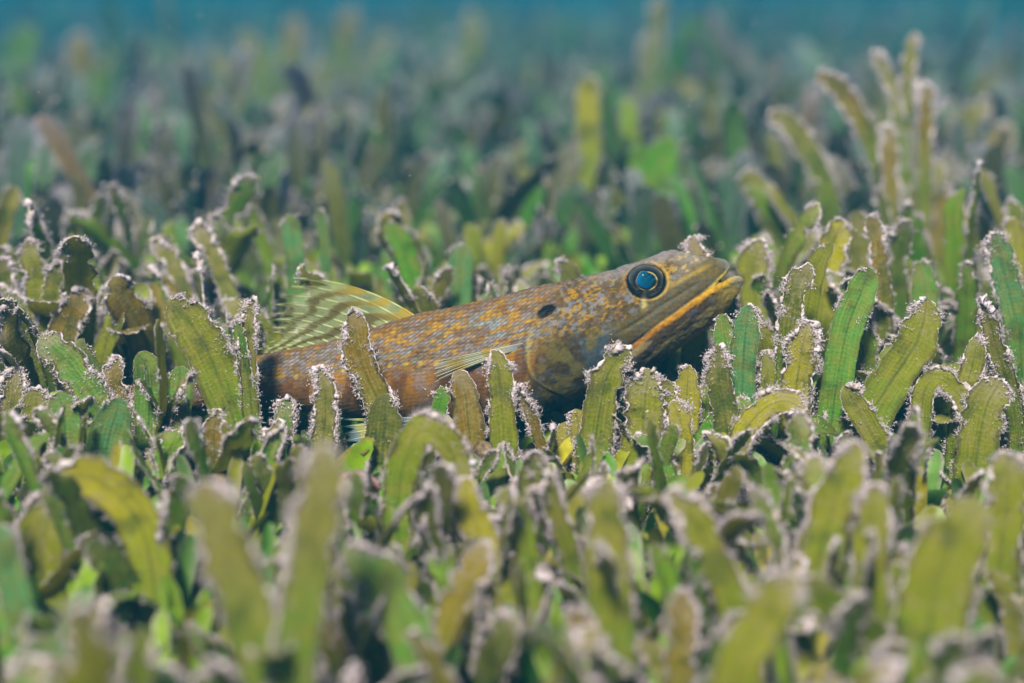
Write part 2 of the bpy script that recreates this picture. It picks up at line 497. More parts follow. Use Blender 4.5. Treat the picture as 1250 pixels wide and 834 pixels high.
    # gill cover: slate and olive, darker, mottled
    low_h = sstep(392, 425, Y + (X - 700) * 0.22) * (1 - sstep(735, 800, X + (Y - 440) * 0.6))
    cg = np.ones((len(V), 3)) * np.array([0.034, 0.026, 0.014])
    cg = mixc(cg, (0.045, 0.065, 0.09), sstep(0.48, 0.62, n3) * 0.85)
    cg = mixc(cg, (0.16, 0.19, 0.26), sstep(0.62, 0.74, fbm(X / 11 + 4, Y / 11 + 7, 93, 2)) * 0.3)
    cg = mixc(cg, (0.11, 0.09, 0.02), sstep(0.50, 0.66, fbm(X / 15 + 70, Y / 15, 91, 3)) * 0.8)
    ch = ch * (1 - low_h[:, None] * 0.92) + cg * low_h[:, None] * 0.92
    # upper jaw flank (between eye and lip), dark olive
    yl = JTOP(np.clip(X, 690, 907))
    dl = Y - yl
    flank = sstep(-46, -30, dl) * (1 - sstep(-3, 0, dl)) * sstep(735, 775, X) * sstep(0.9, 1.15, er)
    ch = mixc(ch, (0.085, 0.060, 0.024), flank * 0.92)
    ch = mixc(ch, (0.12, 0.085, 0.015), flank * sstep(0.5, 0.65, n3) * 0.6)
    ch = mixc(ch, (0.05, 0.07, 0.07), flank * sstep(0.5, 0.62, n1) * 0.5)
    edge = np.exp(-((dl + 40 - (X - 800) * 0.16) / 3.2) ** 2) * sstep(790, 815, X) * (1 - sstep(858, 872, X))
    ch = mixc(ch, (0.44, 0.28, 0.05), edge * 0.4)
    # upper lip
    ul = sstep(-10, -4, dl + 4) * (1 - sstep(-1, 1, dl)) * sstep(845, 872, X) * (X < 893)
    upd = (Y < (324 + (892 - X) * 0.9)) & (X > 866)
    ub = BOT(np.clip(X, 760, 892)) - Y
    ch = mixc(ch, (0.46, 0.33, 0.06), sstep(856, 876, X) * (X < 893) * sstep(-1, 1, ub) * (1 - sstep(3.0, 6.5, ub)) * (dl < -1.0) * 0.85)
    # lower jaw
    jaw = sstep(-1.0, 0.5, dl) * sstep(752, 772, X)
    cj = np.ones((len(V), 3)) * np.array([0.060, 0.040, 0.024])
    cj = mixc(cj, (0.07, 0.055, 0.065), sstep(0.5, 0.62, fbm((X + Y) / 30, (X - Y) / 12, 95, 2)) * 0.8)
    cj = mixc(cj, (0.22, 0.17, 0.07), sstep(0.52, 0.64, fbm((X - Y * 0.8) / 40 + 8, (Y + X * 0.8) / 9, 97, 2)) * 0.7)
    jb = JBOT(np.clip(X, 690, 907))
    rim = (1 - sstep(2, 7, jb - Y)) * sstep(800, 850, X)
    cj = mixc(cj, (0.36, 0.18, 0.03), rim * 0.7)
    cj = mixc(cj, (0.30, 0.22, 0.05), sstep(862, 892, X) * 0.7)
    ch = ch * (1 - jaw[:, None]) + cj * jaw[:, None]
    thick = np.interp(X, [765, 776, 810, 850, 880, 895], [3.5, 6.0, 9.5, 10.5, 9, 8]) * (0.78 + 0.5 * n1)
    lip = sstep(-1.5, 0.0, dl) * (1 - sstep(thick - 4.0, thick + 1.5, dl)) * sstep(764, 778, X)
    lc = np.stack([np.interp(X, [776, 850, 895], a_) for a_ in ((0.25, 0.37, 0.40), (0.095, 0.185, 0.25), (0.008, 0.012, 0.022))], -1)
    ch = ch * (1 - lip[:, None]) + lc * (0.6 + 0.8 * n2[:, None]) * lip[:, None]
    tip = sstep(888, 902, X + np.maximum(0, 350 - Y) * 0.3)
    ch = mixc(ch, (0.20, 0.22, 0.22), tip * 0.6 * (1 - sstep(0, 10, Y - 345)))
    tipu = sstep(868, 888, X - (Y - 318) * 1.2) * (Y < 333)
    ch = mixc(ch, (0.20, 0.20, 0.20), tipu * 0.6)
    c = c * (1 - hd[:, None]) + ch * np.array([0.76, 0.71, 0.70]) * hd[:, None]
    # orbit ring
    orb = np.exp(-((er - 1.10) / 0.09) ** 2)
    ang = np.arctan2(Y - ey, X - ex)
    c = mixc(c, (0.34, 0.21, 0.05), orb * (0.10 + 0.55 * sstep(-0.2, 0.6, np.cos(ang))) * (0.4 + 0.8 * n2))
    c = mixc(c, (0.004, 0.004, 0.004), 1 - sstep(0.96, 1.04, er))
    drop = np.exp(-(((X - 786) / 3.2) ** 2 + ((Y - 371) / 6.0) ** 2))
    c = mixc(c, (0.42, 0.32, 0.10), drop * 0.8)
    # dark spot on the top of the gill cover
    ca, sa = math.cos(-0.55), math.sin(-0.55)
    qx = (X - 667) * ca + (Y - 380) * sa; qy = -(X - 667) * sa + (Y - 380) * ca
    sd_ = 1 - sstep(0.75, 1.05, np.hypot(qx / 14.5, qy / 7.5) + (n2 - 0.5) * 0.25)
    c = mixc(c, (0.003, 0.002, 0.003), sd_)
    # ---- relief
    xe = np.interp(Y, [380, 402, 420, 445, 463, 475, 487, 500], [656, 646, 641, 642, 650, 668, 695, 730])
    gill = sstep(-2.0, 2.5, X - xe) * np.exp(-np.clip(X - xe, 0, 400) / 46.0) * sstep(375, 400, Y) * (1 - sstep(484, 495, Y))
    c = mixc(c, (0.03, 0.022, 0.015), np.exp(-((X - xe + 2.5) / 2.4) ** 2) * sstep(392, 410, Y) * (X < 740) * 0.5)
    c = mixc(c, (0.26, 0.21, 0.06), np.exp(-((X - xe - 3) / 2.2) ** 2) * sstep(392, 410, Y) * (X < 720) * 0.7 * n1)
    xp = np.interp(Y, [340, 380, 410, 440, 470], [752, 728, 716, 716, 735])
    pre = np.exp(-((X - xp) / 3.0) ** 2) * sstep(350, 380, Y) * (1 - sstep(450, 470, Y))
    rel_h = 0.00032 * gill - 0.00022 * pre + (0.00024 * (n2 - 0.5) + 0.00026 * (n1 - 0.5) + 0.00014 * (n4 - 0.5)) * (1 - 0.6 * low_h)
    rel_h = rel_h + 0.00042 * orb + 0.00022 * lip - 0.0003 * np.exp(-((dl + 2) / 2.0) ** 2) * (X > 765) * (X < 872)
    rel_h = rel_h - 0.0005 * (1 - sstep(0.8, 1.02, er))
    cr1 = np.exp(-((dl + 22 - (X - 800) * 0.1) / 2.6) ** 2) * sstep(745, 770, X) * (1 - sstep(840, 860, X))
    rel_h = rel_h - 0.00035 * cr1
    rel = relief * (1 - hd) * (1 - sd_) + rel_h
    return c, rel


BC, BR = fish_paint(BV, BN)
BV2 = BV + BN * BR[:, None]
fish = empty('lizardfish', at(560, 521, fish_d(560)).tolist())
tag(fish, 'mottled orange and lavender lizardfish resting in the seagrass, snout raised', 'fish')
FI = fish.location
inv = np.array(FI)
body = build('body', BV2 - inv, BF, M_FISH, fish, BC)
bvh = BVHTree.FromPolygons([Vector(p) for p in BV2[::1].tolist()], BF.tolist())


def on_fish(px, py):
    o = Vector(CP); t = Vector(at(px, py, 0.5).tolist())
    h = bvh.ray_cast(o, (t - o).normalized())
    return (np.array(h[0]), np.array(h[1])) if h[0] is not None else (at(px, py, fish_d(px)), -CF)


# eye: a domed iris in a socket, a glossy pupil proud of it, its blue reflection painted in
ep, en = on_fish(789, 344)
_, en2 = on_fish(778, 344); _, en3 = on_fish(800, 346)
nn = -CF * 1.0 + CU * 0.10; nn /= np.linalg.norm(nn)
ec = at(789, 344, proj(ep)[2] + 0.0006)


def dome(center, nrm, rx, ry, hgt, colf, name, parent, shape=None, nr=26, na=72):
    ux = np.cross(CU, nrm); ux = CR - nrm * (CR @ nrm); ux /= np.linalg.norm(ux); uy = np.cross(nrm, ux)
    if uy @ CU < 0: uy = -uy
    V = [center + nrm * hgt]; rr = [0.0]; aa = [0.0]
    for i in range(1, nr + 1):
        r = i / nr
        for j in range(na):
            a = 2 * math.pi * j / na
            k = shape(a) if shape else 1.0
            V.append(center + ux * (rx * r * k * math.cos(a)) + uy * (ry * r * k * math.sin(a)) + nrm * (hgt * (1 - r * r) ** 0.5 if r < 1 else -hgt * 0.25))
            rr.append(r); aa.append(a)
    F3 = []
    for j in range(na): F3.append((0, 1 + j, 1 + (j + 1) % na, 1 + (j + 1) % na))
    Q = []
    for i in range(1, nr):
        for j in range(na):
            b0 = 1 + (i - 1) * na; b1 = 1 + i * na
            Q.append((b0 + j, b1 + j, b1 + (j + 1) % na, b0 + (j + 1) % na))
    me = bpy.data.meshes.new(name)
    me.from_pydata((np.array(V) - inv).tolist(), [], [f[:3] for f in F3] + Q)
    me.polygons.foreach_set('use_smooth', [True] * len(me.polygons))
    c = np.ones((len(V), 4), np.float32); c[:, :3] = colf(np.array(rr), np.array(aa))
    at_ = me.attributes.new('tint', 'FLOAT_COLOR', 'POINT'); at_.data.foreach_set('color', c.ravel())
    me.materials.append(M_EYE); me.update()
    o = bpy.data.objects.new(name, me); COL.objects.link(o); o.parent = parent
    return o


def iris_c(r, a):
    n = fbm(np.cos(a) * 3 + 5, np.sin(a) * 3 + r * 4, 5, 2)
    c = np.ones((len(r), 3)) * np.array([0.006, 0.008, 0.013])
    c = mixc(c, (0.008, 0.006, 0.003), sstep(0.45, 0.65, fbm(np.cos(a) * r * 7 + 15, np.sin(a) * r * 7 + 9, 6, 3)) * 0.8)
    c = mixc(c, (0.030, 0.036, 0.045), sstep(0.66, 0.86, r) * 0.7)
    c = mixc(c, (0.55, 0.40, 0.12), np.exp(-((r - 0.53) / 0.03) ** 2) * (0.12 + 0.45 * sstep(0.35, 0.6, n)))
    c = mixc(c, (0.30, 0.20, 0.08), np.exp(-((r - 0.95) / 0.05) ** 2) * (0.15 + 0.5 * sstep(0.0, 0.6, np.cos(a))) * n * 1.6)
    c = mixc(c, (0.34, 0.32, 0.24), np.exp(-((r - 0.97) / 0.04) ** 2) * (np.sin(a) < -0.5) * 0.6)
    return c


def pupil_c(r, a):
    n = fbm(np.cos(a) * r * 3 + 7, np.sin(a) * r * 3 + 3, 15, 3)
    c = np.ones((len(r), 3)) * np.array([0.002, 0.032, 0.075])  # blue of light reflected in the eye, painted as base colour
    c = mixc(c, (0.004, 0.065, 0.19), sstep(0.35, 0.9, r) * (0.5 + 0.5 * np.sin(a - 1.2)))  # highlight painted on one side of the pupil
    c = mixc(c, (0.002, 0.008, 0.03), sstep(-0.1, 0.7, r * np.cos(a - 0.9)) * 0.8)  # dark side of that painted gradient
    c = mixc(c, (0.005, 0.05, 0.055), sstep(0.5, 0.7, n) * 0.6)
    c = mixc(c, (0.22, 0.15, 0.04), sstep(0.94, 0.98, r))
    return c


px_m = proj(ec)[2] / FPX
eye = dome(ec, nn, 23.4 * px_m, 20.8 * px_m, 0.0017, iris_c, 'eye', fish)
pup = dome(at(788, 342, proj(ec)[2] - 0.00165), nn, 11.6 * px_m, 11.0 * px_m, 0.0009, pupil_c, 'pupil', eye,
           shape=lambda a: 1 + 0.06 * math.cos(4 * (a - 0.35)) + 0.03 * math.sin(a * 3 + 1))


def tube(P, r, k=6):
    P = np.asarray(P, float); n = len(P); r = np.broadcast_to(np.asarray(r, float), (n,))
    T = np.gradient(P, axis=0); T /= np.linalg.norm(T, axis=1)[:, None] + 1e-12
    A = np.cross(T, CF); A /= np.linalg.norm(A, axis=1)[:, None] + 1e-12
    B = np.cross(T, A)
    a = np.arange(k) * 2 * math.pi / k
    V = P[:, None] + r[:, None, None] * (A[:, None] * np.cos(a)[None, :, None] + B[:, None] * np.sin(a)[None, :, None])
    i = np.arange(n - 1)[:, None] * k; j = np.arange(k)[None]
    F = np.stack([i + j, i + (j + 1) % k, i + k + (j + 1) % k, i + k + j], -1).reshape(-1, 4)
    return V.reshape(-1, 3), F


def fin(name, bases, tips, ctrl, depthb, deptht, colf, alphaf, ray_r, parent, n=26, sub=4, ray_every=1):
    """a fin: thin membrane (two skins) between curved rays, each ray a child of the fin"""
    R = len(bases)
    t = np.linspace(0, 1, n)[:, None]
    curves = []
    for b, e, c, d0, d1 in zip(bases, tips, ctrl, depthb, deptht):
        b, e, c = map(np.array, (b, e, c))
        P = (1 - t) ** 2 * b + 2 * t * (1 - t) * c + t ** 2 * e
        d = d0 + (d1 - d0) * t[:, 0]
        curves.append(at(P[:, 0], P[:, 1], d))
    C = np.array(curves)
    rows = []
    rid = []
    for i in range(R - 1):
        for s in range(sub):
            f = s / sub
            sag = math.sin(math.pi * f) * 0.03
            rows.append((C[i] * (1 - f) + C[i + 1] * f)); rid.append(i + f)
    rows.append(C[-1]); rid.append(R - 1)
    G = np.array(rows); rid = np.array(rid)
    m = len(G)
    # ragged outer edge between rays
    rag = 1 - 0.22 * np.sin(np.pi * (rid % 1)) * (0.4 + 1.2 * _h(np.floor(rid).astype(np.int64), np.zeros(len(rid), np.int64), 9))
    tt = np.linspace(0, 1, n)[None] * rag[:, None]
    G2 = np.empty_like(G)
    for k in range(m):
        for ax in range(3):
            G2[k, :, ax] = np.interp(tt[k], t[:, 0], G[k, :, ax])
    th = CF * 0.00005
    V = np.concatenate([(G2 - th).reshape(-1, 3), (G2 + th).reshape(-1, 3)])
    i = np.arange(m - 1)[:, None] * n; j = np.arange(n - 1)[None]
    F = np.stack([i + j, i + j + 1, i + n + j + 1, i + n + j], -1).reshape(-1, 4)
    F = np.concatenate([F, F[:, ::-1] + m * n])
    cc = np.concatenate([colf(rid[:, None] * np.ones(n)[None], tt), alphaf(rid[:, None] * np.ones(n)[None], tt)[..., None]], -1).reshape(-1, 4)
    fo = build(name, V - inv, F, M_FIN, parent, np.concatenate([cc, cc]))
    for k in range(R):
        V, F = tube(C[k], ray_r * (1 - 0.65 * t[:, 0]), 6)
        rc = np.repeat(colf(np.full((1, n), float(k)), t.T, True)[0], 6, axis=0)
        build('fin_ray', V - inv, F, M_RAY, fo, rc)
    return fo


def dorsal_c(r, t, ray=False):
    ph = t * 5.4 - r * 0.13 + 1.1 * (vnoise(r * 0.55 + 4, t * 2.5, 5) - 0.5) + 0.2 * np.sin(r * 2.1)
    k = np.sin(ph * 2 * math.pi / 1.35)
    c = np.ones(t.shape + (3,)) * np.array([0.36, 0.38, 0.20])
    c = mixc(c, (0.070, 0.040, 0.002), sstep(-0.25, 0.2, k))
    c = mixc(c, (0.50, 0.32, 0.02), (1 - sstep(0, 2.5, r)) * sstep(-0.1, 0.3, k) * 0.7 * (1 - sstep(0.4, 0.8, t)))
    if ray:
        c = mixc(c, (0.46, 0.44, 0.22), 0.4 * (1 - sstep(0.0, 0.3, k)))
    else:
        c = mixc(c, (0.28, 0.30, 0.14), 0.15)
    return c


def dorsal_a(r, t):
    ph = t * 5.4 - r * 0.13 + 1.1 * (vnoise(r * 0.55 + 4, t * 2.5, 5) - 0.5) + 0.2 * np.sin(r * 2.1)
    k = np.sin(ph * 2 * math.pi / 1.35)
    return (0.24 + 0.62 * sstep(-0.25, 0.2, k)) * (1 - 0.35 * sstep(0.7, 1.0, t))


NR = 12
bs, tp_, ct, db, dt = [], [], [], [], []
edge_pts = np.array([(357, 339), (349, 350), (343, 361), (338, 372), (333, 382), (329, 391), (326, 400), (323, 408), (321, 416), (319, 423), (318, 428), (317, 432)], float)
for i in range(NR):
    f = i / (NR - 1)
    bx = 508 - 160 * f ** 0.95
    b = (bx, float(TOP(bx)) + 3)
    e = edge_pts[i] + np.array([R_.uniform(-5, 8), R_.uniform(-2, 2)])
    c = (b[0] + (e[0] - b[0]) * 0.45, b[1] + (e[1] - b[1]) * 0.45 - 24 * (1 - f) ** 0.8)
    bs.append(b); tp_.append(e); ct.append(c); db.append(fish_d(bx)); dt.append(fish_d(e[0]) + 0.002)
fin('dorsal_fin', bs, tp_, ct, db, dt, dorsal_c, dorsal_a, 0.00025, fish)


def pect_c(r, t, ray=False):
    k = np.sin(t * 17 + r * 0.2)
    c = np.ones(t.shape + (3,)) * np.array([0.33, 0.31, 0.22])
    c = mixc(c, (0.28, 0.19, 0.02), sstep(0.0, 0.5, k) * 0.85)
    c = mixc(c, (0.20, 0.21, 0.34), (1 - sstep(0.05, 0.30, t)) * 0.8)
    return c


bs, tp_, ct, db, dt = [], [], [], [], []
dpect = proj(on_fish(640, 424)[0])[2]
for i in range(9):
    f = i / 8
    b = (640, 419 + 5.0 * f)
    e = (531 + 5 * abs(f - 0.4) + 3 * math.sin(i * 2.1), 441 + 25 * f)
    c = (598 - 8 * f, 428 + 10 * f)
    bs.append(b); tp_.append(e); ct.append(c); db.append(dpect + 0.0004); dt.append(dpect - 0.0022 + 0.0012 * f)
fin('pectoral_fin', bs, tp_, ct, db, dt, pect_c, lambda r, t: 0.45 + 0.4 * (1 - t), 0.00024, fish)


def pelv_c(r, t, ray=False):
    k = np.sin(t * 26 + r * 0.3)
    c = np.ones(t.shape + (3,)) * np.array([0.20, 0.26, 0.30])
    c = mixc(c, (0.55, 0.46, 0.05), sstep(0.1, 0.6, k) * 0.8)
    return c


bs, tp_, ct, db, dt = [], [], [], [], []
for i in range(8):
    f = i / 7
    b = (548 + 8 * f, 508 + 9 * f)
    e = (408 + 14 * f, 512 + 66 * f)
    c = (480, 512 + 32 * f)
    bs.append(b); tp_.append(e); ct.append(c); db.append(fish_d(550) - 0.0075); dt.append(fish_d(420) - 0.012)
fin('pelvic_fin', bs, tp_, ct, db, dt, pelv_c, lambda r, t: 0.55 + 0 * t, 0.00030, fish)


def tail_c(r, t, ray=False):
    k = np.sin(t * 15)
    c = np.ones(t.shape + (3,)) * np.array([0.42, 0.24, 0.02])
    c = mixc(c, (0.10, 0.14, 0.36), sstep(0.0, 0.4, k) * 0.8)
    c = mixc(c, (0.62, 0.42, 0.03), (1 - sstep(2, 4, r)) * 0.7)
    return c


bs, tp_, ct, db, dt = [], [], [], [], []
for i in range(11):
    f = i / 10
    b = (44, 485 + 17 * f)
    e = (-20 + 34 * (1 - abs(2 * f - 1)), 446 + 58 * f)
    c = (22, 476 + 26 * f)
    bs.append(b); tp_.append(e); ct.append(c); db.append(fish_d(44)); dt.append(fish_d(0) - 0.002)
fin('tail_fin', bs, tp_, ct, db, dt, tail_c, lambda r, t: 0.8 + 0 * t, 0.00034, fish)

# small pale teeth in the gape
tv, tf, tc_ = [], [], []
for i in range(16):
    x = 872 + i * 1.15
    yb = float(BOT(x))
    d = fish_d(x) - float(HW(x)) * 0.55 * D0 / FPX
    p0 = at(x, yb - 1.5, d); p1 = at(x + R_.uniform(-1, 0.3), yb + R_.uniform(2.0, 3.6), d)
    k = len(tv)
    s = 0.00012
    tv += [p0 + CR * s, p0 - CR * s + CF * s, p0 - CR * s - CF * s, p1]
    tf += [(k, k + 1, k + 3), (k + 1, k + 2, k + 3), (k + 2, k, k + 3)]
tag(build('teeth', np.array(tv) - inv, np.array(tf), M_RAY, fish, np.ones((len(tv), 3)) * np.array([0.7, 0.68, 0.6])), None, None, None, 'stuff')

# ------------------------------------------------------------------ leaves and their fuzz
OCT_V = np.array([(1, 0, 0), (-1, 0, 0), (0, 1, 0), (0, -1, 0), (0, 0, 1), (0, 0, -1)], float)
OCT_F = np.array([(0, 2, 4), (2, 1, 4), (1, 3, 4), (3, 0, 4), (2, 0, 5), (1, 2, 5), (3, 1, 5), (0, 3, 5)])


def rand_rot(n, rng):
    qv = rng.normal(size=(n, 4)); qv /= np.linalg.norm(qv, axis=1)[:, None]
    a, b, c, d = qv.T
    return np.stack([np.stack([1 - 2 * (c * c + d * d), 2 * (b * c - a * d), 2 * (b * d + a * c)], -1),
                     np.stack([2 * (b * c + a * d), 1 - 2 * (b * b + d * d), 2 * (c * d - a * b)], -1),
                     np.stack([2 * (b * d - a * c), 2 * (c * d + a * b), 1 - 2 * (b * b + c * c)], -1)], 1)


PALE = np.array([(0.57, 0.44, 0.49), (0.51, 0.42, 0.50), (0.61, 0.49, 0.50), (0.48, 0.36, 0.33), (0.36, 0.27, 0.24), (0.15, 0.10, 0.09)])


def fuzz(centers, normals, rad, rng, hair=0.35, pal=None):
    """tiny tufts and lumps of algae: octahedral lumps and three-sided hairs"""
    n = len(centers); rad = np.minimum(rad, 0.00022 if hair > 0 else 0.0006)
    pal = PALE if pal is None else pal
    Rm = rand_rot(n, rng)
    sc = rad[:, None] * rng.uniform(0.6, 1.6, (n, 3))
    V = np.einsum('nij,nkj->nki', Rm, OCT_V[None] * sc[:, None, :]) + centers[:, None]
    F = (np.arange(n)[:, None, None] * 6 + OCT_F[None]).reshape(-1, 3)
    ci = rng.choice(len(pal), n, p=[0.30, 0.22, 0.22, 0.13, 0.08, 0.05])
    c = pal[ci] * rng.uniform(0.88, 1.1, (n, 1))
    V = V.reshape(-1, 3); C = np.repeat(c, 6, axis=0)
    m = int(n * hair)
    if m:
        k = rng.integers(0, n, m)
        dirs = normals[k] + rng.normal(size=(m, 3)) * 1.1 + np.array([0, 0, 0.3])
        dirs /= np.linalg.norm(dirs, axis=1)[:, None]
        ln = rng.gamma(2.0, 0.00022, m) + 0.00012
        sd1 = np.cross(dirs, rng.normal(size=(m, 3))); sd1 /= np.linalg.norm(sd1, axis=1)[:, None] + 1e-9
        sd2 = np.cross(dirs, sd1)
        wd = rng.uniform(0.000035, 0.00008, m)[:, None]
        b = centers[k]
        e = b + dirs * ln[:, None] + rng.normal(size=(m, 3)) * 0.0001
        HV = np.stack([b + sd1 * wd, b - sd1 * wd * 0.5 + sd2 * wd * 0.87, b - sd1 * wd * 0.5 - sd2 * wd * 0.87, e], 1).reshape(-1, 3)
        HF = (np.arange(m)[:, None, None] * 4 + np.array([(0, 1, 3), (1, 2, 3), (2, 0, 3)])[None]).reshape(-1, 3) + len(V)
        V = np.concatenate([V, HV]); F = np.concatenate([F, HF])
        C = np.concatenate([C, np.repeat(pal[rng.choice(3, m)] * rng.uniform(0.85, 1.2, (m, 1)), 4, axis=0)])
    return V, F, C


def ribbon(P, W, half, rng, nu=15, cup=0.15, thick=0.00035, wob=0.06, dmg=0.0):
    """strap leaf along P (base to tip) with width direction W; two skins and a rim"""
    n = len(P)
    seg = np.linalg.norm(np.diff(P, axis=0), axis=1); s = np.concatenate([[0], np.cumsum(seg)])
    T = np.gradient(P, axis=0); T /= np.linalg.norm(T, axis=1)[:, None] + 1e-12
    W = W - T * np.sum(W * T, axis=1)[:, None]; W /= np.linalg.norm(W, axis=1)[:, None] + 1e-12
    N = np.cross(W, T)
    u = np.linspace(-1, 1, nu); u = np.sign(u) * np.abs(u) ** 0.9
    sd_ = int(rng.integers(0, 9999))
    el = 1 + wob * (fbm(s * 260 + sd_, 0 * s, 7) - 0.5) * 2
    er = 1 + wob * (fbm(s * 260 + sd_ + 77, 0 * s, 8) - 0.5) * 2
    tipw = sstep(0.45, 1.0, s / s[-1])
    el = el * (1 - dmg * tipw * sstep(0.55, 0.68, fbm(s * 420 + sd_ * 3, 0 * s + 2, 31, 2)))
    er = er * (1 - dmg * tipw * sstep(0.55, 0.68, fbm(s * 420 + sd_ * 5, 0 * s + 4, 32, 2)))
    hw = np.where(u[None] < 0, (half * el)[:, None], (half * er)[:, None])
    bow = cup * (u[None] ** 2 - 0.35) * half[:, None]
    rip = (vnoise(s[:, None] * 330 + sd_, u[None] * 1.7 + 3, 9) - 0.5) * 0.10 * half[:, None] * (0.3 + np.abs(u[None]))
    rib = 0.16 * thick * np.exp(-(u[None] / 0.10) ** 2)
    th = 0.5 * thick * np.sqrt(np.clip(1 - 0.93 * u ** 2, 0, 1))[None] + rib
    Cn = P[:, None] + W[:, None] * (u[None] * hw)[..., None] + N[:, None] * (bow + rip)[..., None]
    A = (Cn + N[:, None] * th[..., None]).reshape(-1, 3); B = (Cn - N[:, None] * th[..., None]).reshape(-1, 3)
    i = np.arange(n - 1)[:, None] * nu; j = np.arange(nu - 1)[None]
    Q = np.stack([i + j, i + j + 1, i + nu + j + 1, i + nu + j], -1).reshape(-1, 4)
    m = n * nu
    idx = np.arange(m).reshape(n, nu)
    ring = np.concatenate([idx[:, 0], idx[-1, 1:], idx[::-1, -1][1:]])
    rimq = np.stack([ring[:-1], ring[1:], ring[1:] + m, ring[:-1] + m], -1)
    F = np.concatenate([Q, Q[:, ::-1] + m, rimq])
    vt = (s[-1] - s) * 1000
    uv = np.stack([np.broadcast_to(u[None], (n, nu)), np.broadcast_to(vt[:, None], (n, nu))], -1).reshape(-1, 2)
    return np.concatenate([A, B]), F, np.concatenate([uv, uv]), Cn, N, W, s


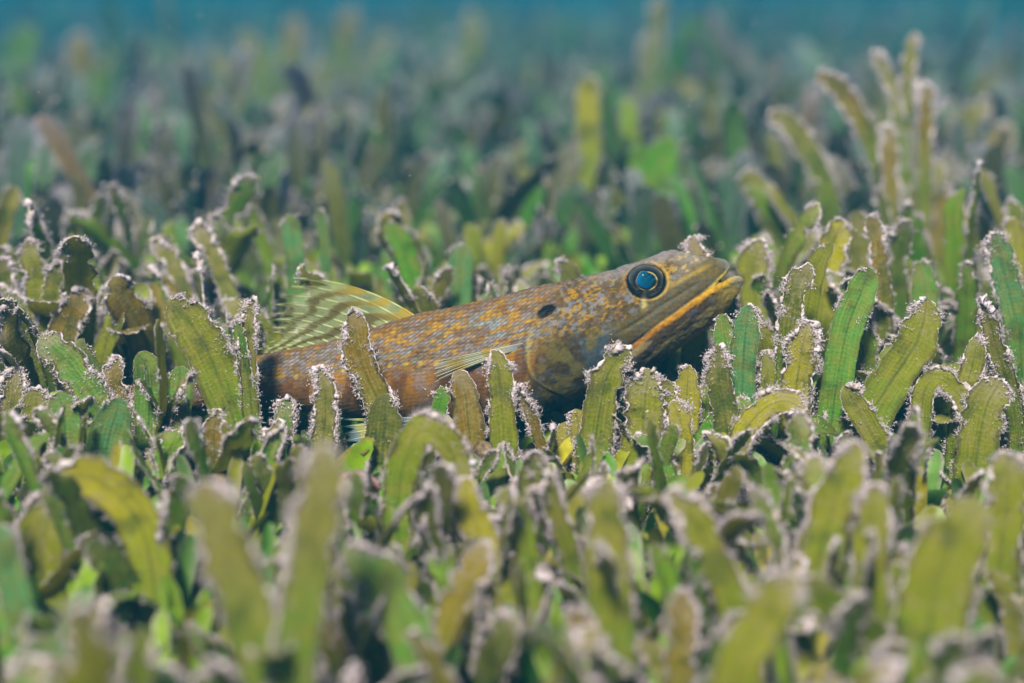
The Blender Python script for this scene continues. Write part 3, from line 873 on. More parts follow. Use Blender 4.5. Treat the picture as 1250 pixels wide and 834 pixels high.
def leaf_geom(P0, Wd, width, rng, amount, side=0.0, n=56, nu=15, cup=0.15, cut=0.0, fz=1.0, face_fuzz=0.3, tipr=0.62, dmg=0.15, skew=0.0):
    """resample the centre line, shape the outline, grow fuzz. returns leaf arrays and fuzz arrays"""
    seg = np.linalg.norm(np.diff(P0, axis=0), axis=1); s0 = np.concatenate([[0], np.cumsum(seg)]); L = s0[-1]
    tt = 1 - (1 - np.linspace(0, 1, n)) ** 1.45
    s = tt * L
    P = np.stack([np.interp(s, s0, P0[:, k]) for k in range(3)], -1)
    W = np.stack([np.interp(s, s0, Wd[:, k]) for k in range(3)], -1)
    dt_ = L - s
    r = width * tipr
    half = 0.5 * width * np.sqrt(np.clip(1 - np.clip(1 - dt_ / r, 0, 1) ** (2.0 + 1.5 * cut), 0.0009 + 0.25 * cut, 1))
    half *= 0.62 + 0.38 * sstep(0, 0.45, s / L)
    P = P + W * (skew * width * np.clip(1 - dt_ / (1.3 * r), 0, 1) ** 2)[:, None]
    V, F, uv, Cn, N, W, ss_ = ribbon(P, W, half, rng, nu, cup, wob=0.07 + 0.10 * amount, dmg=dmg)
    out = [(V, F, uv)]
    Lm = L * 1000
    cnt = int(amount * fz * Lm * 31)
    if cnt > 8:
        # along the margins: more towards the tip, in clumps, favouring one side if asked
        z = rng.beta(0.9, 2.9 - 1.2 * amount, cnt * 3) * L
        lr = np.where(rng.random(cnt * 3) < 0.5 + 0.5 * side, 1.0, -1.0)
        sd_ = int(rng.integers(0, 999))
        cl = fbm(z * 420 + lr * 31 + sd_, lr * 3.0, 12, 3)
        keep = rng.random(cnt * 3) < sstep(0.62 - 0.26 * amount, 0.68, cl + 0.12 * (1 - sstep(0.0, 0.006, z)))
        z, lr, cl = z[keep][:cnt], lr[keep][:cnt], cl[keep][:cnt]
        on_face = rng.random(len(z)) < face_fuzz + 0.45 * (1 - sstep(0.0015, 0.006, z)) * amount
        uu = np.where(on_face, lr * (1 - np.abs(rng.normal(0, 0.35, len(z)))), lr * (1 + np.abs(rng.normal(0, 0.045, len(z)))))
        row = np.interp(L - z, ss_, np.arange(n)); i0 = np.clip(row.astype(int), 0, n - 2); f = row - i0
        g = lambda A: A[i0] * (1 - f)[:, None] + A[i0 + 1] * f[:, None]
        hh = half[i0] * (1 - f) + half[i0 + 1] * f
        Pc, Wc, Nc = g(P), g(W), g(N)
        fs = np.where(rng.random(len(z)) < 0.5, 1.0, -1.0)
        bow = cup * (uu ** 2 - 0.35) * hh
        # the very tip: spread round the end
        Es = np.where(lr[:, None] < 0, g(Cn[:, 0]), g(Cn[:, -1]))
        ctr = Pc + (Es - Pc) * np.abs(uu)[:, None] + Nc * (0.25 * bow + fs * np.where(on_face, 0.00022, rng.normal(0, 0.00022, len(z))))[:, None]
        grow = np.where(on_face, 0.0, rng.gamma(1.5, 0.00017, len(z)) * (0.45 + amount) * (1 + 0.7 * (1 - sstep(0.001, 0.007, z))))
        outw = Wc * lr[:, None] * (0.6 + 0.4 * sstep(0, 0.25, hh / (0.5 * width)))[:, None] + Nc * (fs * 0.45)[:, None]
        ctr = ctr + outw * grow[:, None] + rng.normal(size=ctr.shape) * 0.00012
        rad = (rng.gamma(3.0, 0.000020, len(z)) + 0.000040) * (0.7 + 0.6 * cl) * np.where(on_face, 0.75, 1.0) * (1 + 0.8 * (1 - sstep(0.001, 0.007, z)))
        fz_ = fuzz(ctr, outw + Nc * fs[:, None] * 0.5, rad, rng, hair=1.2)
        # the felt along the margin itself
        E = np.concatenate([Cn[n // 7:, 0], Cn[::-1, -1][:n - n // 7]])
        es = np.concatenate([[0], np.cumsum(np.linalg.norm(np.diff(E, axis=0), axis=1))])
        ne = max(20, int(es[-1] / (0.00042 if fz > 1.0 else 0.0007)))
        el_ = np.linspace(0, es[-1], ne)
        Ep = np.stack([np.interp(el_, es, E[:, k]) for k in range(3)], -1) + rng.normal(0, 0.00012, (ne, 3))
        lr_ = np.where(el_ < es[-1] / 2, -1.0, 1.0); zt = np.abs(el_ - es[-1] / 2)
        c2 = fbm(zt * 420 + lr_ * 31 + sd_, lr_ * 3.0, 12, 3); c3 = vnoise(el_ * 1500, 0 * el_ + sd_, 4)
        fade = 1 - 0.97 * sstep(0.10, 0.85, zt / (es[-1] / 2) + 0.40 * (1 - amount))
        rr_ = (0.00003 + amount * 0.00062 * (0.16 + 0.84 * sstep(0.40, 0.66, c2)) * (1 + 0.5 * (1 - sstep(0.001, 0.007, zt))) * (0.35 + 1.0 * c3)) * fade
        if side: rr_ *= np.clip(1 + 0.8 * side * lr_, 0.15, 1.6)
        TV, TF = tube(Ep, rr_, 6)
        TV = TV + rng.normal(0, 1, TV.shape) * np.repeat(rr_ * 0.33, 6)[:, None]
        pm = PALE[rng.choice(len(PALE), ne, p=[0.28, 0.2, 0.2, 0.16, 0.1, 0.06])] * (0.85 + 0.2 * c3[:, None])
        TT = np.concatenate([TF[:, :3], TF[:, [0, 2, 3]]])
        fz_ = (np.concatenate([fz_[0], TV]), np.concatenate([fz_[1], TT + len(fz_[0])]), np.concatenate([fz_[2], np.repeat(pm, 6, axis=0)]))
        out.append(fz_)
    else:
        out.append(None)
    return out


PAL = {  # leaf albedo
    'fresh': (0.130, 0.270, 0.040), 'teal': (0.095, 0.240, 0.090), 'olive': (0.235, 0.230, 0.003), 'yellow': (0.380, 0.315, 0.002),
    'green': (0.085, 0.260, 0.003), 'brown': (0.230, 0.130, 0.008), 'grey': (0.220, 0.195, 0.035), 'dark': (0.100, 0.110, 0.004), 'lime': (0.240, 0.370, 0.003)}


def leaf_object(arr, parent, color, age, origin):
    (V, F, uv), fz = arr
    lo = build('leaf', V - origin, F, M_LEAF, parent, uv=uv)
    lo.color = (*color, age)
    if fz is not None:
        fo = build('algae_fringe', fz[0] - origin, fz[1], M_CRUST, lo, fz[2])
        tag(fo, kind='stuff')
    return lo


def bez(pts, n=40):
    """smooth curve through the points (Catmull-Rom)"""
    pts = np.asarray(pts, float)
    p = np.concatenate([[2 * pts[0] - pts[1]], pts, [2 * pts[-1] - pts[-2]]])
    out = []
    for i in range(len(pts) - 1):
        t = np.linspace(0, 1, n)[:, None]
        a, b, c, d = p[i], p[i + 1], p[i + 2], p[i + 3]
        out.append(0.5 * (2 * b + (c - a) * t + (2 * a - 5 * b + 4 * c - d) * t ** 2 + (3 * b - a - 3 * c + d) * t ** 3)[(0 if i == 0 else 1):])
    return np.concatenate(out)


HERO_BASES = []
HERO_SCR = []


def hero_leaf(L, rng):
    """L: pts = [(x,y) tip ... lowest seen], w px, off mm from the focus plane, face deg, col, age, am, side"""
    d = D0 + L['off'] / 1000.0
    pts = L['pts']
    dd = [d + L.get('curl', 0) / 1000.0 * (1 - i / max(1, len(pts) - 1)) for i in range(len(pts))]
    wp = [at(x, y, e) for (x, y), e in zip(pts, dd)]
    low = wp[-1]
    gz = float(ground_z(low[0], low[1]))
    base = None
    if low[2] > gz + 0.004:
        prev = wp[-2]; dz = max(prev[2] - low[2], 0.004)
        k = (low[2] - gz) / dz
        base = low + (low - prev) * min(k, 1.2) * 0.45
        base[2] = float(ground_z(base[0], base[1])) - 0.003
    chain = ([base] if base is not None else []) + wp[::-1]
    P0 = bez(chain)
    face = math.radians(L.get('face', 0))
    T = np.gradient(P0, axis=0); T /= np.linalg.norm(T, axis=1)[:, None] + 1e-12
    view = P0 - CP; view /= np.linalg.norm(view, axis=1)[:, None]
    W = np.cross(T, view); W /= np.linalg.norm(W, axis=1)[:, None] + 1e-12
    if W[len(W) // 2] @ CR < 0: W = -W
    Nn = np.cross(W, T)
    tw = math.radians(L.get('twist', 0)) * np.linspace(-0.5, 0.5, len(P0))
    W = W * np.cos(face + tw)[:, None] + Nn * np.sin(face + tw)[:, None]
    width = 0.90 * L['w'] * d / FPX / max(math.cos(face), 0.35)
    blur = abs(L['off']) > 45
    arr = leaf_geom(P0, W, width, rng, L.get('am', 0.5), L.get('side', 0.0), n=36 if blur else 72, nu=9 if blur else 17,
                    cup=L.get('cup', 0.14), cut=L.get('cut', 0.0), fz=0.8 if blur else 1.1, face_fuzz=L.get('ff', 0.22), tipr=L.get('tipr', float(rng.uniform(0.6, 1.25))), dmg=L.get('dmg', 0.05 + 0.38 * L.get('am', 0.5)), skew=L.get('skew', float(rng.normal(0, 0.22))))
    return arr, chain[0], P0


def hero(label, leaves, group=None):
    rng = np.random.default_rng(abs(hash(label)) % 99991 if False else sum(ord(c) * (i + 1) for i, c in enumerate(label)))
    res = [hero_leaf(L, rng) for L in leaves]
    b = np.mean([r[1] for r in res], axis=0); b[2] = float(ground_z(b[0], b[1]))
    root = empty('seagrass_shoot', b.tolist())
    tag(root, label, 'seagrass', group or 'seagrass shoots of the meadow')
    for (arr, _, P0), L in zip(res, leaves):
        c = np.array(PAL[L['col']]) * rng.uniform(0.9, 1.1)
        leaf_object(arr, root, c.tolist(), L.get('age', 0.5), b)
        HERO_BASES.append(P0[0]); HERO_SCR.append(P0)
    return root


def lf(pts, w, off, col, age=0.5, am=0.5, **k):
    return dict(pts=pts, w=w, off=off, col=col, age=age, am=am, **k)


HEROES = [
    # sharp leaves left of the fish
    ('broad olive strap leaf with black specks, left of the dorsal fin', [lf([(222, 359), (262, 450), (296, 545)], 62, 2, 'olive', 0.45, 0.42, side=0.8, face=8, cut=0.3)]),
    ('clean green shoot of two ribbed leaves beside the broad speckled leaf', [lf([(180, 431), (182, 500), (178, 585)], 39, -3, 'fresh', 0.15, 0.10), lf([(224, 448), (212, 520), (200, 590)], 40, 2, 'fresh', 0.2, 0.14, face=15)]),
    ('pale blue green leaf curving right at the left of the meadow', [lf([(158, 492), (132, 540), (122, 620)], 56, -16, 'teal', 0.12, 0.06, cup=0.3)]),
    ('leaning leaf peppered with white grains beside the left frame edge', [lf([(52, 409), (92, 455), (138, 525)], 46, -6, 'fresh', 0.85, 0.75, side=0.7, ff=0.7)]),
    ('double leaf with a crusted bent top under the white grained leaf', [lf([(38, 474), (42, 530), (55, 620)], 48, -10, 'olive', 0.5, 0.45), lf([(80, 478), (80, 540), (82, 630)], 50, -13, 'fresh', 0.3, 0.12)]),
    ('thin furry grey leaf seen edge on left of the dorsal fin', [lf([(306, 364), (303, 430), (312, 570)], 24, -4, 'grey', 0.8, 0.7, face=48), lf([(291, 390), (300, 460), (318, 560)], 18, -3, 'green', 0.5, 0.5, face=50)]),
    ('ragged brown leaf furred with algae standing before the orange flank', [lf([(426, 379), (440, 440), (470, 515), (476, 590)], 41, -6, 'brown', 0.9, 1.0, side=0.35, ff=0.6, cut=0.5), lf([(470, 481), (468, 540), (458, 630)], 50, -9, 'dark', 0.25, 0.2, side=0.8, cut=0.2)]),
    ('pale crusted short leaf under the dorsal fin', [lf([(395, 447), (397, 500), (392, 590)], 30, -10, 'grey', 0.85, 0.9), lf([(350, 486), (345, 530), (338, 590)], 30, -9, 'fresh', 0.6, 0.6)]),
    ('small bright green leaf with white margin under the pectoral fin', [lf([(543, 472), (533, 508), (520, 570)], 24, -8, 'green', 0.2, 0.35, tipr=0.9)]),
    ('brown dotted leaf behind the tip of the pectoral fin', [lf([(566, 452), (570, 500), (578, 580)], 42, -5, 'brown', 0.7, 0.35, side=0.8)]),
    ('olive leaf with white furred margin crossing the pectoral fin', [lf([(606, 427), (612, 490), (618, 590)], 38, -9, 'olive', 0.5, 0.75, side=0.2), lf([(632, 470), (650, 510), (668, 570)], 16, -8, 'brown', 0.9, 1.0, face=40)]),
    ('olive leaf with thick lilac crust standing before the gill cover', [lf([(750, 420), (734, 490), (720, 590)], 47, -10, 'olive', 0.55, 0.85, side=-0.2), ]),
    ('crusted broad leaf below the corner of the mouth', [lf([(788, 452), (786, 510), (776, 590)], 54, -8, 'olive', 0.7, 0.9, cut=0.4), lf([(702, 500), (708, 530), (712, 590)], 26, -6, 'yellow', 0.4, 0.3)]),
    ('dark olive leaf with pink margin under the lower jaw', [lf([(868, 424), (878, 470), (890, 540)], 34, -8, 'dark', 0.4, 0.6), lf([(832, 490), (832, 530), (832, 590)], 34, -10, 'yellow', 0.5, 0.6)]),
    ('tuft of yellow olive leaves filling the hollow beneath the throat', [lf([(842, 446), (838, 490), (832, 560)], 40, 3, 'yellow', 0.5, 0.5), lf([(812, 466), (812, 505), (810, 570)], 36, 0, 'olive', 0.5, 0.55), lf([(866, 470), (860, 510), (850, 570)], 30, 6, 'lime', 0.3, 0.3), lf([(690, 515), (694, 545), (698, 590)], 34, 0, 'yellow', 0.4, 0.4)]),
    ('pair of clean striped green leaves right under the chin', [lf([(914, 372), (908, 430), (905, 520)], 37, -1, 'teal', 0.2, 0.22, side=0.6), lf([(878, 384), (888, 430), (902, 510)], 27, 2, 'fresh', 0.2, 0.18), lf([(939, 428), (936, 470), (930, 530)], 20, -3, 'olive', 0.5, 0.45)]),
    ('dark upright leaf with furry black margins right of the chin', [lf([(978, 321), (966, 390), (950, 500)], 36, 1, 'dark', 0.9, 0.95, ff=0.5, cut=0.3)]),
    ('yellowish leaf with lumpy crust before the dark furry leaf', [lf([(986, 392), (975, 450), (968, 530)], 44, -4, 'yellow', 0.8, 0.9, ff=0.5, cut=0.5)]),
    ('long clean green leaf with dark midrib leaning right of the chin', [lf([(1064, 328), (1032, 410), (1012, 540)], 43, 0, 'fresh', 0.15, 0.16, side=-0.6, tipr=0.9)]),
    ('olive leaf with white upper margin leaning far right', [lf([(1148, 377), (1098, 450), (1052, 530)], 58, -2, 'olive', 0.4, 0.45, side=-0.3)]),
    ('short olive leaf leaning left under the long clean green leaf', [lf([(1034, 470), (1056, 515), (1090, 580)], 34, -8, 'olive', 0.5, 0.55, side=0.4)]),
    ('lime green leaves behind the leaning olive leaf', [lf([(1056, 398), (1052, 440), (1046, 520)], 38, 14, 'lime', 0.2, 0.2), lf([(1088, 420), (1080, 470), (1070, 530)], 30, 10, 'lime', 0.3, 0.3)]),
    ('thin crusted pale stalk leaning left at the far right', [lf([(1200, 362), (1216, 420), (1240, 510)], 26, -4, 'grey', 0.95, 1.0, face=30, ff=0.6)]),
    ('short dark edged leaf and wide olive leaf below the pale stalk', [lf([(1198, 412), (1186, 450), (1172, 510)], 30, -5, 'olive', 0.7, 0.6), lf([(1216, 462), (1200, 510), (1188, 590)], 58, -10, 'olive', 0.6, 0.5, cut=0.3)]),
    ('arching crusted leaf bowing right above the wide olive leaf', [lf([(1190, 515), (1168, 480), (1142, 462), (1126, 490), (1122, 560)], 30, -8, 'olive', 0.7, 0.8, face=25)]),
    ('furry arching leaf in front of the yellowish crusted leaf', [lf([(984, 500), (955, 490), (925, 506), (900, 545), (890, 600)], 34, -16, 'yellow', 0.8, 1.0, face=20), lf([(992, 515), (990, 560), (985, 620)], 20, -12, 'brown', 0.9, 1.0)]),
    ('brown curled leaf smothered in algae before the tail', [lf([(150, 438), (138, 460), (146, 500), (150, 560)], 34, -2, 'brown', 0.95, 1.0, face=20, ff=0.7)]),
    ('short crust topped leaf under the broad speckled leaf', [lf([(258, 500), (260, 540), (264, 610)], 36, -16, 'brown', 0.8, 0.9)]),
    ('bright green pointed leaves crossing low before the tail', [lf([(236, 520), (205, 560), (170, 620)], 30, -12, 'lime', 0.2, 0.3), lf([(335, 512), (330, 560), (322, 620)], 26, -14, 'grey', 0.7, 0.7), lf([(20, 448), (14, 490), (10, 560)], 34, -4, 'grey', 0.9, 0.9)]),
    # behind the fish
    ('brown crusted leaf tip rising behind the snout', [lf([(852, 289), (848, 330), (846, 420)], 34, 27, 'brown', 0.9, 0.85, cut=0.6)]),
    ('clean teal leaf standing behind the back of the fish', [lf([(562, 298), (561, 340), (560, 420)], 35, 62, 'teal', 0.15, 0.12), lf([(600, 358), (596, 390), (590, 430)], 26, 50, 'fresh', 0.3, 0.3)]),
    ('leaning green leaf behind the front of the dorsal fin', [lf([(480, 270), (498, 320), (520, 400)], 32, 70, 'green', 0.2, 0.15)]),
    ('two upright teal leaves behind the dorsal fin', [lf([(354, 262), (360, 310), (366, 420)], 28, 60, 'teal', 0.2, 0.15), lf([(392, 255), (397, 310), (402, 400)], 15, 75, 'teal', 0.15, 0.1, face=40)]),
    ('olive leaf with pale rim right behind the open mouth', [lf([(916, 296), (920, 340), (925, 430)], 44, 40, 'olive', 0.6, 0.6)]),
    ('yellow olive leaves rising behind the dark furry leaf', [lf([(1026, 268), (1012, 320), (1000, 400)], 42, 38, 'yellow', 0.5, 0.6), lf([(1066, 262), (1074, 320), (1080, 390)], 24, 34, 'brown', 0.8, 0.8)]),
    ('pale green leaf with white tip at the right edge behind the stalk', [lf([(1214, 284), (1228, 340), (1246, 430)], 38, 26, 'teal', 0.5, 0.6, side=-0.6), lf([(1130, 318), (1130, 360), (1128, 420)], 36, 36, 'fresh', 0.3, 0.3)]),
    ('brown curled leaf with grey rim at the left behind the grained leaf', [lf([(104, 352), (84, 390), (66, 450)], 40, 26, 'brown', 0.8, 0.8), lf([(70, 318), (62, 370), (56, 440)], 26, 34, 'olive', 0.6, 0.8)]),
    ('plain olive leaf behind the tail of the fish', [lf([(134, 347), (138, 390), (142, 460)], 36, 40, 'olive', 0.35, 0.4)]),
    ('dark crusted leaves at the left frame edge above the tail', [lf([(34, 292), (44, 350), (54, 430)], 30, 36, 'olive', 0.7, 0.75), lf([(4, 315), (8, 370), (10, 440)], 28, 40, 'dark', 0.8, 0.8)]),
    ('long grey leaf leaning left behind the dorsal fin tip', [lf([(238, 272), (268, 330), (290, 400)], 24, 55, 'grey', 0.9, 0.9), lf([(190, 290), (215, 330), (235, 390)], 24, 60, 'grey', 0.9, 0.9)]),
    # blurred shoots farther back
    ('tall branching shoot of five crusted leaves at the upper right', [lf([(1114, 42), (1108, 120), (1110, 250)], 19, 160, 'grey', 1.0, 1.0), lf([(1068, 62), (1092, 120), (1106, 240)], 16, 160, 'grey', 1.0, 1.0),
        lf([(1002, 86), (1054, 150), (1084, 250)], 28, 140, 'brown', 1.0, 1.0), lf([(1132, 100), (1130, 170), (1126, 260)], 22, 150, 'brown', 1.0, 1.0), lf([(1082, 152), (1086, 200), (1086, 280)], 24, 130, 'brown', 1.0, 1.0)]),
    ('wide olive leaf pair at the foot of the tall branching shoot', [lf([(1136, 196), (1122, 250), (1108, 330)], 40, 150, 'olive', 0.5, 0.6), lf([(1150, 222), (1146, 280), (1140, 330)], 26, 150, 'brown', 0.7, 0.7)]),
    ('upright yellow olive leaf standing out behind the eye', [lf([(716, 94), (718, 160), (720, 270)], 33, 220, 'yellow', 0.4, 0.4)]),
    ('vivid green leaf clump behind the head', [lf([(822, 168), (806, 200), (794, 270)], 50, 200, 'green', 0.1, 0.15), lf([(784, 176), (788, 210), (788, 270)], 44, 205, 'green', 0.1, 0.1), lf([(766, 120), (770, 170), (776, 250)], 24, 230, 'lime', 0.3, 0.3)]),
    ('dark purple brown stalk rising to the water above the head', [lf([(804, -5), (800, 60), (792, 160)], 22, 420, 'dark', 0.9, 0.8), lf([(788, 40), (786, 90), (786, 170)], 18, 420, 'dark', 0.9, 0.8)]),
    ('leaning olive leaf with grey arch behind the open mouth', [lf([(908, 208), (934, 250), (960, 310)], 36, 130, 'olive', 0.4, 0.4), lf([(940, 138), (975, 165), (1010, 240)], 30, 150, 'grey', 0.9, 0.9)]),
    ('pale green blurred leaf group at the upper left', [lf([(320, 62), (340, 110), (350, 190)], 40, 720, 'fresh', 0.1, 0.1), lf([(350, 50), (352, 110), (352, 190)], 36, 720, 'green', 0.1, 0.1), lf([(385, 75), (395, 110), (400, 170)], 30, 640, 'grey', 0.9, 0.9)]),
    ('yellow green leaf leaning over the far left meadow', [lf([(30, 30), (20, 70), (10, 150)], 40, 560, 'green', 0.3, 0.2)]),
    ('tall mauve crusted shoot in the far haze at the upper left', [lf([(300, 36), (318, 90), (330, 170)], 30, 620, 'grey', 1.0, 1.0), lf([(362, 20), (352, 80), (344, 170)], 26, 640, 'brown', 1.0, 1.0), lf([(262, 62), (290, 110), (310, 170)], 28, 600, 'grey', 1.0, 1.0)]),
    ('hazy pinkish shoot leaning right below the top edge', [lf([(432, 8), (418, 60), (410, 140)], 30, 760, 'brown', 1.0, 1.0), lf([(470, 40), (446, 90), (430, 150)], 26, 740, 'grey', 1.0, 1.0)]),
    ('faint grey shoot standing against the blue water near the top centre', [lf([(576, 14), (574, 70), (572, 140)], 28, 700, 'grey', 1.0, 1.0), lf([(548, 60), (560, 100), (566, 150)], 24, 690, 'dark', 1.0, 0.9)]),
    ('blurred mauve leaves leaning right beyond the tall branching shoot', [lf([(1204, 122), (1172, 158), (1146, 220)], 36, 260, 'grey', 1.0, 1.0), lf([(1232, 150), (1212, 190), (1196, 240)], 34, 250, 'brown', 0.9, 0.9)]),
    ('hazy green and brown shoot at the upper left frame edge', [lf([(96, 40), (100, 90), (104, 160)], 32, 520, 'brown', 1.0, 1.0), lf([(130, 72), (122, 110), (116, 170)], 28, 500, 'green', 0.5, 0.5), lf([(62, 96), (84, 130), (98, 180)], 28, 480, 'grey', 1.0, 1.0)]),
    # foreground
    ('yellow leaf arching left over a dark hollow at the lower left', [lf([(68, 590), (112, 586), (160, 622), (186, 700), (196, 860)], 60, -62, 'yellow', 0.55, 0.5, face=10, side=-0.4)]),
    ('deep green broad leaf in the hollow under the arching yellow leaf', [lf([(120, 594), (112, 680), (104, 850)], 92, -50, 'green', 0.1, 0.12, cup=0.35), lf([(48, 602), (52, 690), (60, 850)], 66, -56, 'olive', 0.5, 0.5, side=-0.5)]),
    ('three vivid green blades rising close together at the lower left', [lf([(150, 655), (146, 740), (140, 880)], 48, -48, 'green', 0.1, 0.1, face=20), lf([(214, 668), (222, 760), (226, 880)], 44, -50, 'lime', 0.15, 0.25), lf([(82, 640), (84, 740), (90, 880)], 50, -44, 'green', 0.1, 0.15)]),
    ('blurred grey furry leaf leaning left in front at the lower left', [lf([(244, 588), (278, 680), (330, 850)], 74, -118, 'grey', 0.75, 0.8, side=0.4)]),
    ('blurred tall grey leaf leaning right in front at the lower left', [lf([(408, 546), (384, 650), (356, 850)], 62, -120, 'grey', 0.7, 0.8, side=-0.1)]),
    ('leaf bent over like a crook below the pectoral fin', [lf([(566, 590), (540, 536), (508, 530), (488, 590), (486, 690)], 46, -42, 'olive', 0.7, 0.95, face=15)]),
    ('olive leaf with pale margins below the gill cover', [lf([(736, 584), (742, 680), (752, 850)], 64, -90, 'olive', 0.45, 0.65)]),
    ('leaning olive leaf with pink rim at the lower middle right', [lf([(1040, 536), (1016, 620), (990, 740)], 62, -72, 'olive', 0.55, 0.8, side=-0.4)]),
    ('big blurred olive leaf with thick lilac rim at the lower right', [lf([(1178, 604), (1150, 690), (1118, 850)], 98, -98, 'olive', 0.4, 0.7)]),
    ('small arched leaf with pale rim between two big blurred leaves', [lf([(1066, 590), (1064, 650), (1062, 760)], 50, -80, 'olive', 0.5, 0.7)]),
    ('green and yellow leaf leaning left under the crook leaf', [lf([(428, 664), (480, 730), (520, 850)], 62, -92, 'fresh', 0.4, 0.6, side=0.2)]),
    ('yellow leaf leaning left at the lower middle', [lf([(556, 590), (590, 660), (620, 760)], 44, -60, 'yellow', 0.5, 0.6, side=0.2)]),
    ('blunt blue green leaf end at the lower left corner', [lf([(54, 776), (52, 820), (52, 900)], 84, -112, 'teal', 0.2, 0.2, cut=1.0)]),
    ('blue green narrow leaf at the left frame edge low down', [lf([(-6, 640), (16, 710), (44, 830)], 40, -84, 'teal', 0.25, 0.2)]),
    ('blurred leaf with round pink tip at the lower right of middle', [lf([(820, 596), (856, 650), (900, 760)], 50, -84, 'olive', 0.7, 0.9)]),
    ('wide blurred olive leaf lying over at the bottom right', [lf([(968, 700), (930, 760), (890, 860)], 70, -122, 'olive', 0.5, 0.6)]),
    ('olive leaf with furry tip at the right frame edge low down', [lf([(1236, 552), (1228, 620), (1218, 720)], 56, -60, 'olive', 0.6, 0.8)]),
]
for lab, leaves in HEROES:
    hero(lab, leaves)

# ------------------------------------------------------------------ shared leaf shapes for the rest of the meadow
VARS = []
for k in range(44):
    rng = np.random.default_rng(500 + k)
    L = rng.uniform(0.036, 0.062); wd = rng.uniform(0.0048, 0.0082)
    t = np.linspace(0, 1, 30)
    bend = rng.normal(0, 0.26); b2 = rng.normal(0, 0.42) + (rng.choice([-1, 1]) * 1.7 if k % 9 == 0 else 0)
    sidea = rng.normal(0, 0.16); s2 = rng.normal(0, 0.34)
    ph = bend + b2 * t ** 2.4; ps = sidea + s2 * t ** 1.5
    dirs = np.stack([np.sin(ps), np.sin(ph) * np.cos(ps), np.cos(ph) * np.cos(ps)], -1)
    P0 = np.concatenate([[(0, 0, -0.003)], np.cumsum(dirs * L / 30, axis=0) + np.array([0, 0, -0.003])])
    tw = rng.normal(0, 0.5) * np.linspace(0, 1, len(P0))
    W = np.stack([np.cos(tw), np.sin(tw), 0 * tw], -1)
    am = (0.10, 0.36, 0.62, 0.95)[k % 4]
    arr = leaf_geom(P0, W, wd, rng, am, rng.uniform(-0.4, 0.4), n=38, nu=11, cup=rng.uniform(-0.45, 0.5), cut=rng.choice([0, 0, 0.3, 0.7]), dmg=rng.choice([0.15, 0.35, 0.6]), skew=rng.normal(0, 0.3), fz=0.62, face_fuzz=0.25, tipr=rng.uniform(0.6, 1.5))
    lm = mesh_data('leaf', arr[0][0], arr[0][1], M_LEAF, uv=arr[0][2])
    fm = mesh_data('algae_fringe', arr[1][0], arr[1][1], M_CRUST, arr[1][2]) if arr[1] else None
    VARS.append((lm, fm, P0, am, L))

YALLOW = curve([(280, 505), (320, 508), (450, 530), (600, 540), (700, 520), (760, 490), (800, 470), (850, 436), (906, 402), (930, 385)])


def clear_of_fish(P):
    X, Y, d = proj(P)
    inx = (X > -20) & (X < 925)
    xc = np.clip(X, 30, 892)
    fd = fish_d(X); hw = HW(xc) * D0 / FPX + 0.002
    top = np.where(X > 892, 330, TOP(xc)); bot = np.maximum(BOT(xc), np.where(X > 690, JBOT(np.clip(X, 690, 907)), 0))
    hit = inx & (Y > top - 6) & (Y < bot + 6) & (np.abs(d - fd) < hw)
    if hit.any(): return False
    fr = (X > 285) & (X < 925) & (d < fd) & (Y < YALLOW(np.clip(X, 280, 930)))
    if fr.any(): return False
    # the dorsal fin
    df = (X > 315) & (X < 510) & (Y > 330) & (Y < 440) & (np.abs(d - fd) < 0.008)
    return not df.any()


